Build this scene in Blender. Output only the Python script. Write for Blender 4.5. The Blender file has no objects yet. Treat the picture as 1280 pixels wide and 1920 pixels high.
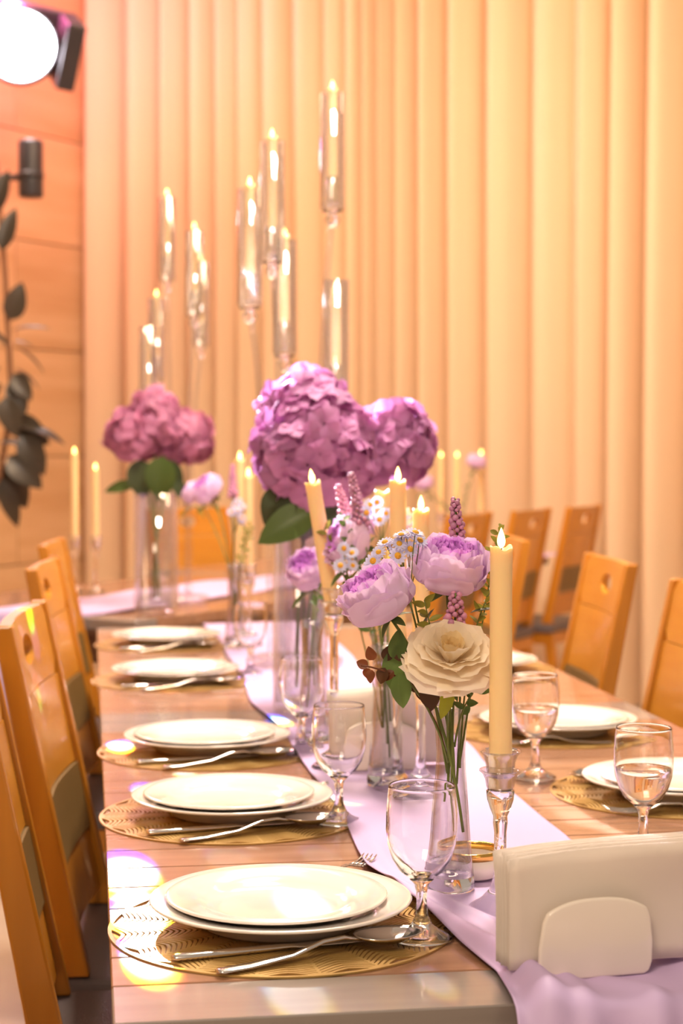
import bpy, math, random
from mathutils import Vector, Quaternion, Matrix
R = math.radians
random.seed(7)
C = bpy.context.scene.collection
scene = bpy.context.scene

# ------------------------------------------------------------------ camera
FPX = 3200.0
CAM = Vector((-0.018, 0.0, 1.247))
YAW = R(8.4)
PIT = math.atan(120 / FPX)
RIGHT = Vector((math.cos(YAW), -math.sin(YAW), 0))
FWD = Vector((math.sin(YAW), math.cos(YAW), 0)) * math.cos(PIT) + Vector((0, 0, -1)) * math.sin(PIT)
UP = RIGHT.cross(FWD)
cam = bpy.data.cameras.new('camera')
cam.sensor_width = 36
cam.lens = FPX / 1920 * 36
cam.clip_start = 0.05
cam.dof.use_dof = True
cam.dof.focus_distance = 1.84
cam.dof.aperture_fstop = 5.6
camo = bpy.data.objects.new('camera', cam)
C.objects.link(camo)
camo.matrix_world = Matrix.Translation(CAM) @ Matrix((RIGHT, UP, -FWD)).transposed().to_4x4()
scene.camera = camo


def ray(px, py):
    return FWD + RIGHT * ((px - 640) / FPX) + UP * ((960 - py) / FPX)


def onz(px, py, z=0.75):          # place on a horizontal surface
    r = ray(px, py)
    return CAM + r * ((z - CAM.z) / r.z)


def atd(px, py, d):               # place at a distance
    return CAM + ray(px, py) * d


# ------------------------------------------------------------------ world, exposure, room and fill lamps
w = bpy.data.worlds.new('world')
scene.world = w
w.use_nodes = True
w.node_tree.nodes['Background'].inputs[0].default_value = (1.0, 0.80, 0.62, 1)
w.node_tree.nodes['Background'].inputs[1].default_value = 0.28
vs = scene.view_settings
vs.view_transform = 'Standard'
vs.look = 'None'
vs.gamma = 1
vs.use_curve_mapping = False
vs.exposure = 0.48

# room axes: the hall is turned against the long table
UA = Vector((math.sin(R(40)), math.cos(R(40)), 0))      # along the second table, towards the curtain
VA = Vector((math.cos(R(40)), -math.sin(R(40)), 0))     # along the curtain
KC = Vector((-0.03, 10.1, 0))                           # corner of wall and curtain


def area(name, loc, size, power, col, target=None, sy=None):
    l = bpy.data.lights.new(name, 'AREA')
    l.shape = 'RECTANGLE' if sy else 'SQUARE'
    l.size = size
    if sy:
        l.size_y = sy
    l.energy = power
    l.color = col
    o = bpy.data.objects.new(name, l)
    C.objects.link(o)
    o.location = loc
    d = (Vector(target) if target else Vector(loc) - Vector((0, 0, 1))) - Vector(loc)
    o.rotation_euler = d.to_track_quat('-Z', 'Y').to_euler()
    return o


WARM = (1.0, 0.63, 0.37)
SOFT = (1.0, 0.84, 0.70)
area('ceiling_lamp_table', (0.7, 3.4, 3.6), 0.6, 110, SOFT)
area('ceiling_lamp_far', (0.9, 5.4, 4.0), 0.9, 90, (1.0, 0.74, 0.48))
area('front_fill', (-0.9, -0.6, 3.6), 1.2, 60, (1.0, 0.78, 0.56), (0.4, 2.2, 0.75))  # added fill from behind the camera, brightens the fronts of the near things
for s, pw in ((0.7, 40), (2.6, 36), (4.5, 27)):
    p = KC + VA * s - UA * 2.0
    q = KC + VA * s
    area('curtain_wash', (p.x, p.y, 4.15), 0.7, pw, WARM, (q.x, q.y, 0.9))


# ------------------------------------------------------------------ helpers
def tag(o, label=None, cat=None, group=None, kind=None):
    if label:
        o['label'] = label
    if cat:
        o['category'] = cat
    if group:
        o['group'] = group
    if kind:
        o['kind'] = kind
    return o


def root(name, loc, label, cat, group=None, rotz=0):
    o = bpy.data.objects.new(name, None)
    o.empty_display_size = 0.05
    C.objects.link(o)
    o.location = loc
    o.rotation_euler = (0, 0, rotz)
    return tag(o, label, cat, group)


def me(name, v, f, m=None, smooth=True):
    d = bpy.data.meshes.new(name)
    d.from_pydata([tuple(x) for x in v], [], f)
    d.update()
    if smooth:
        d.polygons.foreach_set('use_smooth', [True] * len(d.polygons))
    if m:
        d.materials.append(m)
    return d


def ob(name, data, parent=None, loc=(0, 0, 0), rot=None, scale=None):
    o = bpy.data.objects.new(name, data)
    C.objects.link(o)
    o.parent = parent
    o.location = loc
    if rot is not None:
        if isinstance(rot, Quaternion):
            o.rotation_mode = 'QUATERNION'
            o.rotation_quaternion = rot
        else:
            o.rotation_euler = rot
    if scale is not None:
        o.scale = (scale,) * 3 if isinstance(scale, (int, float)) else scale
    return o


def copy_tree(o, parent=None):
    c = o.copy()
    C.objects.link(c)
    c.parent = parent
    for ch in list(o.children):
        copy_tree(ch, c)
    return c


def lathe(prof, n=32, closed=False):
    v, f = [], []
    k = len(prof)
    for r, z in prof:
        for i in range(n):
            a = 2 * math.pi * i / n
            v.append((r * math.cos(a), r * math.sin(a), z))
    m = k if closed else k - 1
    for j in range(m):
        j2 = (j + 1) % k
        for i in range(n):
            i2 = (i + 1) % n
            f.append((j * n + i, j * n + i2, j2 * n + i2, j2 * n + i))
    return v, f


def tube(pts, rad, n=8, caps=True):
    v, f = [], []
    pts = [Vector(p) for p in pts]
    if not isinstance(rad, (list, tuple)):
        rad = [rad] * len(pts)
    prev = None
    for i, p in enumerate(pts):
        t = (pts[min(i + 1, len(pts) - 1)] - pts[max(i - 1, 0)]).normalized()
        if prev is None:
            a = t.orthogonal().normalized()
        else:
            a = (prev - t * prev.dot(t)).normalized()
        prev = a
        b = t.cross(a)
        for k in range(n):
            th = 2 * math.pi * k / n
            v.append(p + (a * math.cos(th) + b * math.sin(th)) * rad[i])
    for i in range(len(pts) - 1):
        for k in range(n):
            k2 = (k + 1) % n
            f.append((i * n + k, i * n + k2, (i + 1) * n + k2, (i + 1) * n + k))
    if caps:
        f.append(tuple(reversed(range(n))))
        f.append(tuple(range((len(pts) - 1) * n, len(pts) * n)))
    return v, f


def box(x0, x1, y0, y1, z0, z1):
    v = [(x0, y0, z0), (x1, y0, z0), (x1, y1, z0), (x0, y1, z0), (x0, y0, z1), (x1, y0, z1), (x1, y1, z1), (x0, y1, z1)]
    return v, [(0, 3, 2, 1), (4, 5, 6, 7), (0, 1, 5, 4), (1, 2, 6, 5), (2, 3, 7, 6), (3, 0, 4, 7)]


def join(*parts):
    v, f = [], []
    for a, b in parts:
        o = len(v)
        v += list(a)
        f += [tuple(i + o for i in q) for q in b]
    return v, f


def bevel(o, wd=0.003, seg=2):
    m = o.modifiers.new('bevel', 'BEVEL')
    m.width = wd
    m.segments = seg
    m.limit_method = 'ANGLE'
    return o


def bez(p0, p1, p2, n=10):
    p0, p1, p2 = Vector(p0), Vector(p1), Vector(p2)
    return [p0 * (1 - t) ** 2 + p1 * 2 * t * (1 - t) + p2 * t * t for t in [i / (n - 1) for i in range(n)]]


def orient(axis, spin=0.0):
    return Vector((0, 0, 1)).rotation_difference(Vector(axis).normalized()) @ Quaternion((0, 0, 1), spin)


# ------------------------------------------------------------------ materials
def pm(name, col, rough=0.5, metal=0.0, col2=None, scale=(5, 5, 5), bump=0.0, bscale=60, trans=0.0, ior=1.45,
       emit=None, estr=0.0, sss=0.0, coat=0.0, rnd=0.0, detail=3, sheen=0.0):
    m = bpy.data.materials.new(name)
    m.use_nodes = True
    nt = m.node_tree
    b = nt.nodes['Principled BSDF']
    b.inputs['Base Color'].default_value = (*col, 1)
    b.inputs['Roughness'].default_value = rough
    b.inputs['Metallic'].default_value = metal
    b.inputs['IOR'].default_value = ior
    b.inputs['Transmission Weight'].default_value = trans
    b.inputs['Coat Weight'].default_value = coat
    b.inputs['Coat Roughness'].default_value = 0.08
    b.inputs['Sheen Weight'].default_value = sheen
    if sss:
        b.inputs['Subsurface Weight'].default_value = sss
        b.inputs['Subsurface Radius'].default_value = (0.02, 0.012, 0.006)
        b.inputs['Subsurface Scale'].default_value = 0.6
    if emit:
        b.inputs['Emission Color'].default_value = (*emit, 1)
        b.inputs['Emission Strength'].default_value = estr
    if col2 or bump or rnd:
        tc = nt.nodes.new('ShaderNodeTexCoord')
        oi = nt.nodes.new('ShaderNodeObjectInfo')
        ad = nt.nodes.new('ShaderNodeVectorMath')
        ad.operation = 'ADD'
        mul = nt.nodes.new('ShaderNodeMath')
        mul.operation = 'MULTIPLY'
        mul.inputs[1].default_value = 37.0
        nt.links.new(oi.outputs['Random'], mul.inputs[0])
        nt.links.new(tc.outputs['Object'], ad.inputs[0])
        nt.links.new(mul.outputs[0], ad.inputs[1])
    if col2:
        mp = nt.nodes.new('ShaderNodeMapping')
        mp.inputs['Scale'].default_value = scale
        nz = nt.nodes.new('ShaderNodeTexNoise')
        nz.inputs['Scale'].default_value = 1.0
        nz.inputs['Detail'].default_value = detail
        rp = nt.nodes.new('ShaderNodeValToRGB')
        rp.color_ramp.elements[0].position = 0.3
        rp.color_ramp.elements[1].position = 0.7
        rp.color_ramp.elements[0].color = (*col, 1)
        rp.color_ramp.elements[1].color = (*col2, 1)
        nt.links.new(ad.outputs[0], mp.inputs[0])
        nt.links.new(mp.outputs[0], nz.inputs['Vector'])
        nt.links.new(nz.outputs['Fac'], rp.inputs[0])
        src = rp.outputs[0]
    else:
        src = None
    if rnd:
        hs = nt.nodes.new('ShaderNodeHueSaturation')
        hs.inputs['Color'].default_value = (*col, 1)
        mr = nt.nodes.new('ShaderNodeMapRange')
        mr.inputs['To Min'].default_value = 1 - rnd
        mr.inputs['To Max'].default_value = 1 + rnd
        nt.links.new(oi.outputs['Random'], mr.inputs[0])
        nt.links.new(mr.outputs[0], hs.inputs['Value'])
        if src:
            nt.links.new(src, hs.inputs['Color'])
        src = hs.outputs[0]
    if src:
        nt.links.new(src, b.inputs['Base Color'])
    if bump:
        n2 = nt.nodes.new('ShaderNodeTexNoise')
        n2.inputs['Scale'].default_value = bscale
        n2.inputs['Detail'].default_value = 4
        bp = nt.nodes.new('ShaderNodeBump')
        bp.inputs['Strength'].default_value = bump
        bp.inputs['Distance'].default_value = 0.01
        nt.links.new(ad.outputs[0], n2.inputs['Vector'])
        nt.links.new(n2.outputs['Fac'], bp.inputs['Height'])
        nt.links.new(bp.outputs[0], b.inputs['Normal'])
    return m


def petal_mat(name, col, tl=0.35, rough=0.6, rnd=0.06):
    """cloth petal: diffuse plus some light passing through"""
    m = pm(name, col, rough, rnd=rnd)
    nt = m.node_tree
    b = nt.nodes['Principled BSDF']
    t = nt.nodes.new('ShaderNodeBsdfTranslucent')
    t.inputs[0].default_value = (*col, 1)
    mx = nt.nodes.new('ShaderNodeMixShader')
    mx.inputs[0].default_value = tl
    out = nt.nodes['Material Output']
    nt.links.new(b.outputs[0], mx.inputs[1])
    nt.links.new(t.outputs[0], mx.inputs[2])
    nt.links.new(mx.outputs[0], out.inputs[0])
    return m


def thin_glass(name, tint=(0.97, 0.97, 0.98), f0=0.06, edge=0.5):
    """thin blown wall: light passes straight through, reflection grows towards the rim"""
    m = bpy.data.materials.new(name)
    m.use_nodes = True
    nt = m.node_tree
    nt.nodes.remove(nt.nodes['Principled BSDF'])
    tr = nt.nodes.new('ShaderNodeBsdfTransparent')
    tr.inputs[0].default_value = (*tint, 1)
    gl = nt.nodes.new('ShaderNodeBsdfGlossy')
    gl.inputs['Roughness'].default_value = 0.02
    lw = nt.nodes.new('ShaderNodeLayerWeight')
    lw.inputs[0].default_value = 0.25
    mr = nt.nodes.new('ShaderNodeMapRange')
    mr.inputs['To Min'].default_value = f0
    mr.inputs['To Max'].default_value = edge
    mx = nt.nodes.new('ShaderNodeMixShader')
    nt.links.new(lw.outputs['Facing'], mr.inputs[0])
    nt.links.new(mr.outputs[0], mx.inputs[0])
    nt.links.new(tr.outputs[0], mx.inputs[1])
    nt.links.new(gl.outputs[0], mx.inputs[2])
    nt.links.new(mx.outputs[0], nt.nodes['Material Output'].inputs[0])
    return m


M = {}
M['plank'] = pm('varnished_plank', (0.285, 0.138, 0.075), 0.24, col2=(0.38, 0.20, 0.122), scale=(2.5, 40, 40), rnd=0.07, coat=0.4)
M['greyboard'] = pm('grey_board', (0.22, 0.185, 0.165), 0.26, col2=(0.28, 0.24, 0.215), scale=(2, 30, 30), coat=0.4)
M['frame'] = pm('table_frame', (0.20, 0.10, 0.05), 0.4, col2=(0.26, 0.14, 0.07), scale=(3, 3, 20))
M['chairwood'] = pm('honey_wood', (0.46, 0.165, 0.012), 0.30, col2=(0.55, 0.215, 0.02), scale=(30, 30, 2.5), coat=0.3)
M['chairpanel'] = pm('honey_panel', (0.53, 0.21, 0.02), 0.30, col2=(0.60, 0.26, 0.03), scale=(30, 4, 30), coat=0.3)
M['backpad'] = pm('brown_back_pad', (0.17, 0.10, 0.03), 0.45, bump=0.2, bscale=300)
M['leather'] = pm('grey_leather', (0.13, 0.10, 0.10), 0.42, bump=0.35, bscale=420, rnd=0.05)
M['china'] = pm('white_china', (0.86, 0.80, 0.74), 0.10, coat=0.6)
M['ceramic'] = pm('white_ceramic', (0.86, 0.77, 0.68), 0.14, coat=0.5)
M['gold'] = pm('gold_glaze', (0.83, 0.50, 0.12), 0.14, 1.0)
M['steel'] = pm('cutlery_steel', (0.78, 0.72, 0.67), 0.16, 1.0)
M['mat'] = pm('gold_vinyl', (0.44, 0.27, 0.08), 0.34, 0.45, col2=(0.55, 0.36, 0.12), scale=(20, 20, 20))
M['glass'] = pm('clear_glass', (1, 1, 1), 0.0, trans=1.0, ior=1.48)
M['thin'] = thin_glass('thin_glass', (0.97, 0.97, 0.98), 0.09, 0.7)
M['vase'] = thin_glass('vase_glass', (0.93, 0.92, 0.945), 0.07, 0.95)
M['cupglass'] = thin_glass('cup_glass', (0.955, 0.945, 0.97), 0.10, 0.85)
M['water'] = pm('water', (1, 1, 1), 0.0, trans=1.0, ior=1.33)
M['acrylic'] = thin_glass('acrylic', (0.96, 0.95, 0.96), 0.08, 0.65)
M['wax'] = pm('ivory_wax', (0.95, 0.68, 0.33), 0.45, sss=0.35, bump=0.12, bscale=40)
M['wick'] = pm('wick', (0.05, 0.03, 0.02), 0.8)
M['flame'] = pm('flame', (1, 0.8, 0.4), 0.5, emit=(1.0, 0.60, 0.15), estr=7)
M['runner'] = pm('lavender_satin', (0.56, 0.42, 0.69), 0.55, col2=(0.60, 0.45, 0.72), scale=(3, 3, 3))
M['napkin'] = petal_mat('napkin_paper', (0.88, 0.79, 0.71), 0.3, 0.75, 0.02)
M['pink'] = petal_mat('petal_pale_lilac', (0.88, 0.66, 0.90), 0.35)
M['pink2'] = petal_mat('petal_lilac', (0.82, 0.52, 0.88), 0.3)
M['mag'] = petal_mat('petal_orchid', (0.76, 0.34, 0.82), 0.3)
M['cream'] = petal_mat('petal_cream', (0.95, 0.86, 0.70), 0.48)
M['cream2'] = petal_mat('petal_cream_heart', (0.95, 0.80, 0.50), 0.48)
M['hyd'] = petal_mat('petal_hydrangea', (0.59, 0.25, 0.50), 0.35, 0.6, 0.22)
M['hyd2'] = petal_mat('petal_hydrangea_rose', (0.58, 0.22, 0.37), 0.3, 0.6, 0.20)
M['daisy'] = petal_mat('petal_daisy', (0.66, 0.66, 0.88), 0.3)
M['daisyc'] = pm('daisy_heart', (0.85, 0.42, 0.03), 0.7, bump=0.4, bscale=900)
M['berry'] = pm('berry', (0.52, 0.22, 0.36), 0.4, rnd=0.2)
M['leaf'] = petal_mat('leaf_green', (0.10, 0.16, 0.035), 0.25, 0.4, 0.2)
M['leafd'] = petal_mat('leaf_dark', (0.055, 0.075, 0.03), 0.15, 0.4, 0.2)
M['lime'] = petal_mat('leaf_lime', (0.38, 0.42, 0.03), 0.4, 0.45, 0.1)
M['sprig'] = petal_mat('leaf_sprig', (0.27, 0.26, 0.035), 0.35, 0.5, 0.2)
M['redleaf'] = petal_mat('leaf_russet', (0.17, 0.05, 0.015), 0.25, 0.45, 0.3)
M['browl'] = petal_mat('leaf_brown', (0.085, 0.035, 0.012), 0.2, 0.4, 0.25)
M['stem'] = pm('stem_green', (0.13, 0.16, 0.03), 0.5)
M['ficus'] = petal_mat('leaf_rubber_plant', (0.06, 0.045, 0.03), 0.12, 0.35, 0.25)
M['bark'] = pm('bark', (0.22, 0.10, 0.05), 0.8)
M['curtain'] = petal_mat('cream_drape', (0.80, 0.60, 0.40), 0.15, 0.85, 0.0)
M['stone'] = pm('travertine', (0.56, 0.34, 0.17), 0.5, col2=(0.70, 0.48, 0.28), scale=(0.8, 0.8, 7), detail=6, rnd=0.05)
M['grout'] = pm('wall_backing', (0.35, 0.22, 0.12), 0.8)
M['floor'] = pm('floor_tile', (0.62, 0.47, 0.36), 0.25, col2=(0.70, 0.55, 0.43), scale=(3, 3, 3))
M['ceil'] = pm('ceiling_paint', (0.80, 0.72, 0.62), 0.8)
M['black'] = pm('lamp_housing', (0.035, 0.03, 0.035), 0.4, bump=0.1)
M['lens'] = pm('lit_lens', (1, 1, 1), 0.3, emit=(1.0, 0.92, 1.0), estr=60)
M['pot'] = pm('planter', (0.30, 0.22, 0.17), 0.6)

# ------------------------------------------------------------------ room shell
v, f = box(-7, 9, -3, 13, -0.1, 0.0)
tag(ob('floor', me('floor', v, f, M['floor'], False)), kind='structure')
# stone clad wall to the left, its slabs separate
wl = tag(ob('wall_left', me('wall_left', *box(-0.5, 7, -0.06, 0.0, 0, 4.3), M['grout'], False)), kind='structure')
wl.location = KC - UA * 0.02
wl.rotation_euler = (0, 0, math.atan2(-UA.y, -UA.x))
slab = me('slab', *box(0.004, 1.196, 0, 0.02, 0.004, 0.596), M['stone'], False)
for j in range(7):
    for i in range(6):
        off = -0.6 if j % 2 else 0
        x = i * 1.2 + off
        if x < 0:
            continue
        ob('slab', slab, wl, (x, 0, j * 0.6))
if True:
    half = me('slab', *box(0.004, 0.596, 0, 0.02, 0.004, 0.596), M['stone'], False)
    for j in (1, 3, 5):
        ob('slab', half, wl, (0, 0, j * 0.6))
# plain wall behind the drape
wb = tag(ob('wall_back', me('wall_back', *box(0, 9, 0.0, 0.08, 0, 4.3), M['ceil'], False)), kind='structure')
wb.location = KC + UA * 0.30
wb.rotation_euler = (0, 0, math.atan2(VA.y, VA.x))

# drape
n = 1500
L = 6.6
vv, ff = [], []
zs = [0.01, 0.5, 1.2, 2.0, 2.8, 3.5, 4.28]
rnd = random.Random(3)
ph, acc = [], 0.0
for i in range(n):
    s = L * i / (n - 1)
    acc += (2 * math.pi / (0.190 + 0.045 * math.sin(s * 2.1 + 1) + 0.055 * math.sin(s * 5.3))) * L / (n - 1)
    ph.append(acc)
for z in zs:
    k = z / 4.3
    for i in range(n):
        s = L * i / (n - 1)
        a = 0.098 + 0.028 * math.sin(s * 3.7) + 0.016 * math.sin(s * 9.1 + 2)
        p = ph[i] + 0.25 * math.sin(z * 0.9 + s * 2)
        d = a * (1 - 2 * abs(math.sin(p / 2)) ** 0.55) + 0.04 * a * math.sin(2.3 * p + s) + 0.02 * math.sin(s * 1.3)
        sx = s + 0.012 * math.sin(p + 1.1)
        q = KC + VA * sx + UA * (d * (1.1 - 0.2 * k))
        vv.append((q.x, q.y, z))
for j in range(len(zs) - 1):
    for i in range(n - 1):
        ff.append((j * n + i, j * n + i + 1, (j + 1) * n + i + 1, (j + 1) * n + i))
tag(ob('curtain', me('curtain', vv, ff, M['curtain'])), 'floor length cream pleated drape covering the back wall', 'curtain')

# ------------------------------------------------------------------ tables
TW = 1.02


def table(name, length, label, loc, rotz):
    """local: y along the length, x across; boards lie across the table"""
    t = root(name, loc, label, 'table', 'plank tables pushed end to end', rotz)
    gb = me('end_board', *box(0, TW, 0.0015, 0.1035, 0.718, 0.75), M['greyboard'], False)
    npl = round((length - 0.21) / 0.0895)
    pw = (length - 0.21) / npl
    pl = me('plank', *box(0, TW, 0.0012, pw - 0.0012, 0.718, 0.75), M['plank'], False)
    for y in (0, length - 0.105):
        bevel(ob('end_board', gb, t, (0, y, 0)), 0.0015, 1)
    for i in range(npl):
        bevel(ob('plank', pl, t, (0, 0.105 + i * pw, 0)), 0.0012, 1)
    ob('sub_top', me('sub_top', *box(0.02, TW - 0.02, 0.02, length - 0.02, 0.70, 0.7175), M['frame'], False), t)
    lg = me('leg', *box(-0.035, 0.035, -0.035, 0.035, 0, 0.70), M['frame'], False)
    for x in (0.09, TW - 0.09):
        for y in (0.12, length - 0.12):
            ob('leg', lg, t, (x, y, 0))
    ap = [box(0.06, TW - 0.06, 0.08, 0.10, 0.61, 0.70), box(0.06, TW - 0.06, length - 0.10, length - 0.08, 0.61, 0.70),
          box(0.06, 0.08, 0.101, length - 0.101, 0.61, 0.70), box(TW - 0.08, TW - 0.06, 0.101, length - 0.101, 0.61, 0.70)]
    ob('apron', me('apron', *join(*ap), M['frame'], False), t)
    return t


table('dining_table', 1.636, 'brown plank table with grey end boards, nearest the camera', (0, 1.468, 0), 0)
table('dining_table', 1.636, 'brown plank table in the middle, beyond the grey double seam', (0, 3.1045, 0), 0)
P0 = Vector((-0.025, 5.31, 0))
TA = P0 - VA * 0.66 - UA * 0.22
rz2 = math.atan2(VA.y, VA.x)
table('dining_table', 1.636, 'far plank table standing askew under the rear tall vase of hydrangeas', TA, rz2)
table('dining_table', 1.636, 'plank table closest to the cream drape', TA + UA * 1.6365 - VA * 0.21, rz2)


# ------------------------------------------------------------------ lavender runner
def lerp_tab(tab, y):
    if y <= tab[0][0]:
        return tab[0][1]
    for (a, b), (c, d) in zip(tab, tab[1:]):
        if y <= c:
            return b + (d - b) * (y - a) / (c - a)
    return tab[-1][1]


XL = [(1.40, 0.345), (1.55, 0.352), (1.65, 0.340), (1.78, 0.330), (1.95, 0.306), (2.17, 0.308), (2.6, 0.318), (3.3, 0.296), (4.0, 0.31), (4.8, 0.30)]
XR = [(1.40, 0.60), (1.56, 0.566), (1.64, 0.548), (1.88, 0.562), (2.12, 0.574), (2.77, 0.598), (3.4, 0.59), (4.8, 0.60)]


def gauss(x, s):
    return math.exp(-(x / s) ** 2)


def runner_pt(t, s):
    """t across 0..1, s along the table (y on top, then down over the end)"""
    edge = 1.462
    y = max(s, edge)
    xl, xr = lerp_tab(XL, y), lerp_tab(XR, y)
    x = xl + (xr - xl) * t + 0.006 * math.sin(s * 9 + t * 2)
    z = 0.7535
    far = min(1, max(0, (y - 1.95) / 0.3))
    z += 0.0012 * (1 + math.sin(s * 21 + t * 5 + 2 * math.sin(s * 5)))
    near = 1 - min(1, max(0, (y - 1.56) / 0.26))
    mid = gauss(y - 1.80, 0.07)
    z += 0.017 * gauss(t - 0.07 - 0.25 * (1.75 - y), 0.065) * near
    z += 0.008 * gauss(t - 0.24 - 0.10 * (1.70 - y), 0.05) * near
    z += 0.009 * gauss(t - 0.52 + 2.2 * (y - 1.47), 0.06) * gauss(y - 1.46, 0.05)
    z += 0.006 * gauss(t - 0.88 + 0.6 * (y - 1.5), 0.07) * near * 0.8
    z += 0.010 * gauss(t - 0.10 + 1.5 * (y - 1.80), 0.05) * mid
    z += 0.004 * (1 + math.sin(t * 40 + s * 11)) * gauss(t, 0.12) * (1 - far)
    if s < edge:
        drop = edge - s
        lift = z - 0.7535
        zz = 0.7535 + lift * math.exp(-drop * 30) - drop * (1 - math.exp(-drop * 60) * 0.6)
        yy = edge - 0.006 - 0.9 * lift * (1 - math.exp(-drop * 40)) - 0.012 * (1 + math.sin(t * 26 + 1)) * min(1, drop * 12) - 0.02 * (1 - math.exp(-drop * 40))
        return (x, yy, zz)
    return (x, y, z)


def grid_obj(name, fn, us, vs_, mat, thick=0.0012, parent=None):
    nu, nv = len(us), len(vs_)
    v = [fn(u, w_) for w_ in vs_ for u in us]
    f = [(j * nu + i, j * nu + i + 1, (j + 1) * nu + i + 1, (j + 1) * nu + i) for j in range(nv - 1) for i in range(nu - 1)]
    o = ob(name, me(name, v, f, mat), parent)
    if thick:
        m = o.modifiers.new('solid', 'SOLIDIFY')
        m.thickness = thick
        m.offset = 1
    return o


us = [i / 90 for i in range(91)]
ss = [1.15 + 0.006 * i for i in range(140)] + [1.99 + 0.03 * i for i in range(94)]
tag(grid_obj('table_runner', runner_pt, us, ss, M['runner']), 'lavender satin runner down the middle of the long table, bunched at its near end', 'table runner')


def runner2_pt(t, s):
    # on the askew table: s along UA, over the near end and down
    edge = -0.225
    wv = -0.24 + 0.40 * t + 0.03 * math.sin(s * 4 + 1) - 0.03
    z = 0.7545 + 0.003 * math.sin(s * 14 + t * 7) + 0.006 * gauss(t - 0.5 - 0.2 * math.sin(s * 3), 0.08)
    ss_ = s
    if s < edge:
        drop = edge - s
        z = 0.756 - drop
        ss_ = edge - 0.012 - 0.01 * (1 + math.sin(t * 24)) * min(1, drop * 10)
    p = P0 + UA * ss_ + VA * wv
    return (p.x, p.y, z)


tag(grid_obj('table_runner', runner2_pt, [i / 40 for i in range(41)], [-0.55 + 0.02 * i for i in range(190)], M['runner']),
    'lavender runner on the askew far table, hanging over its near end', 'table runner')


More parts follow.
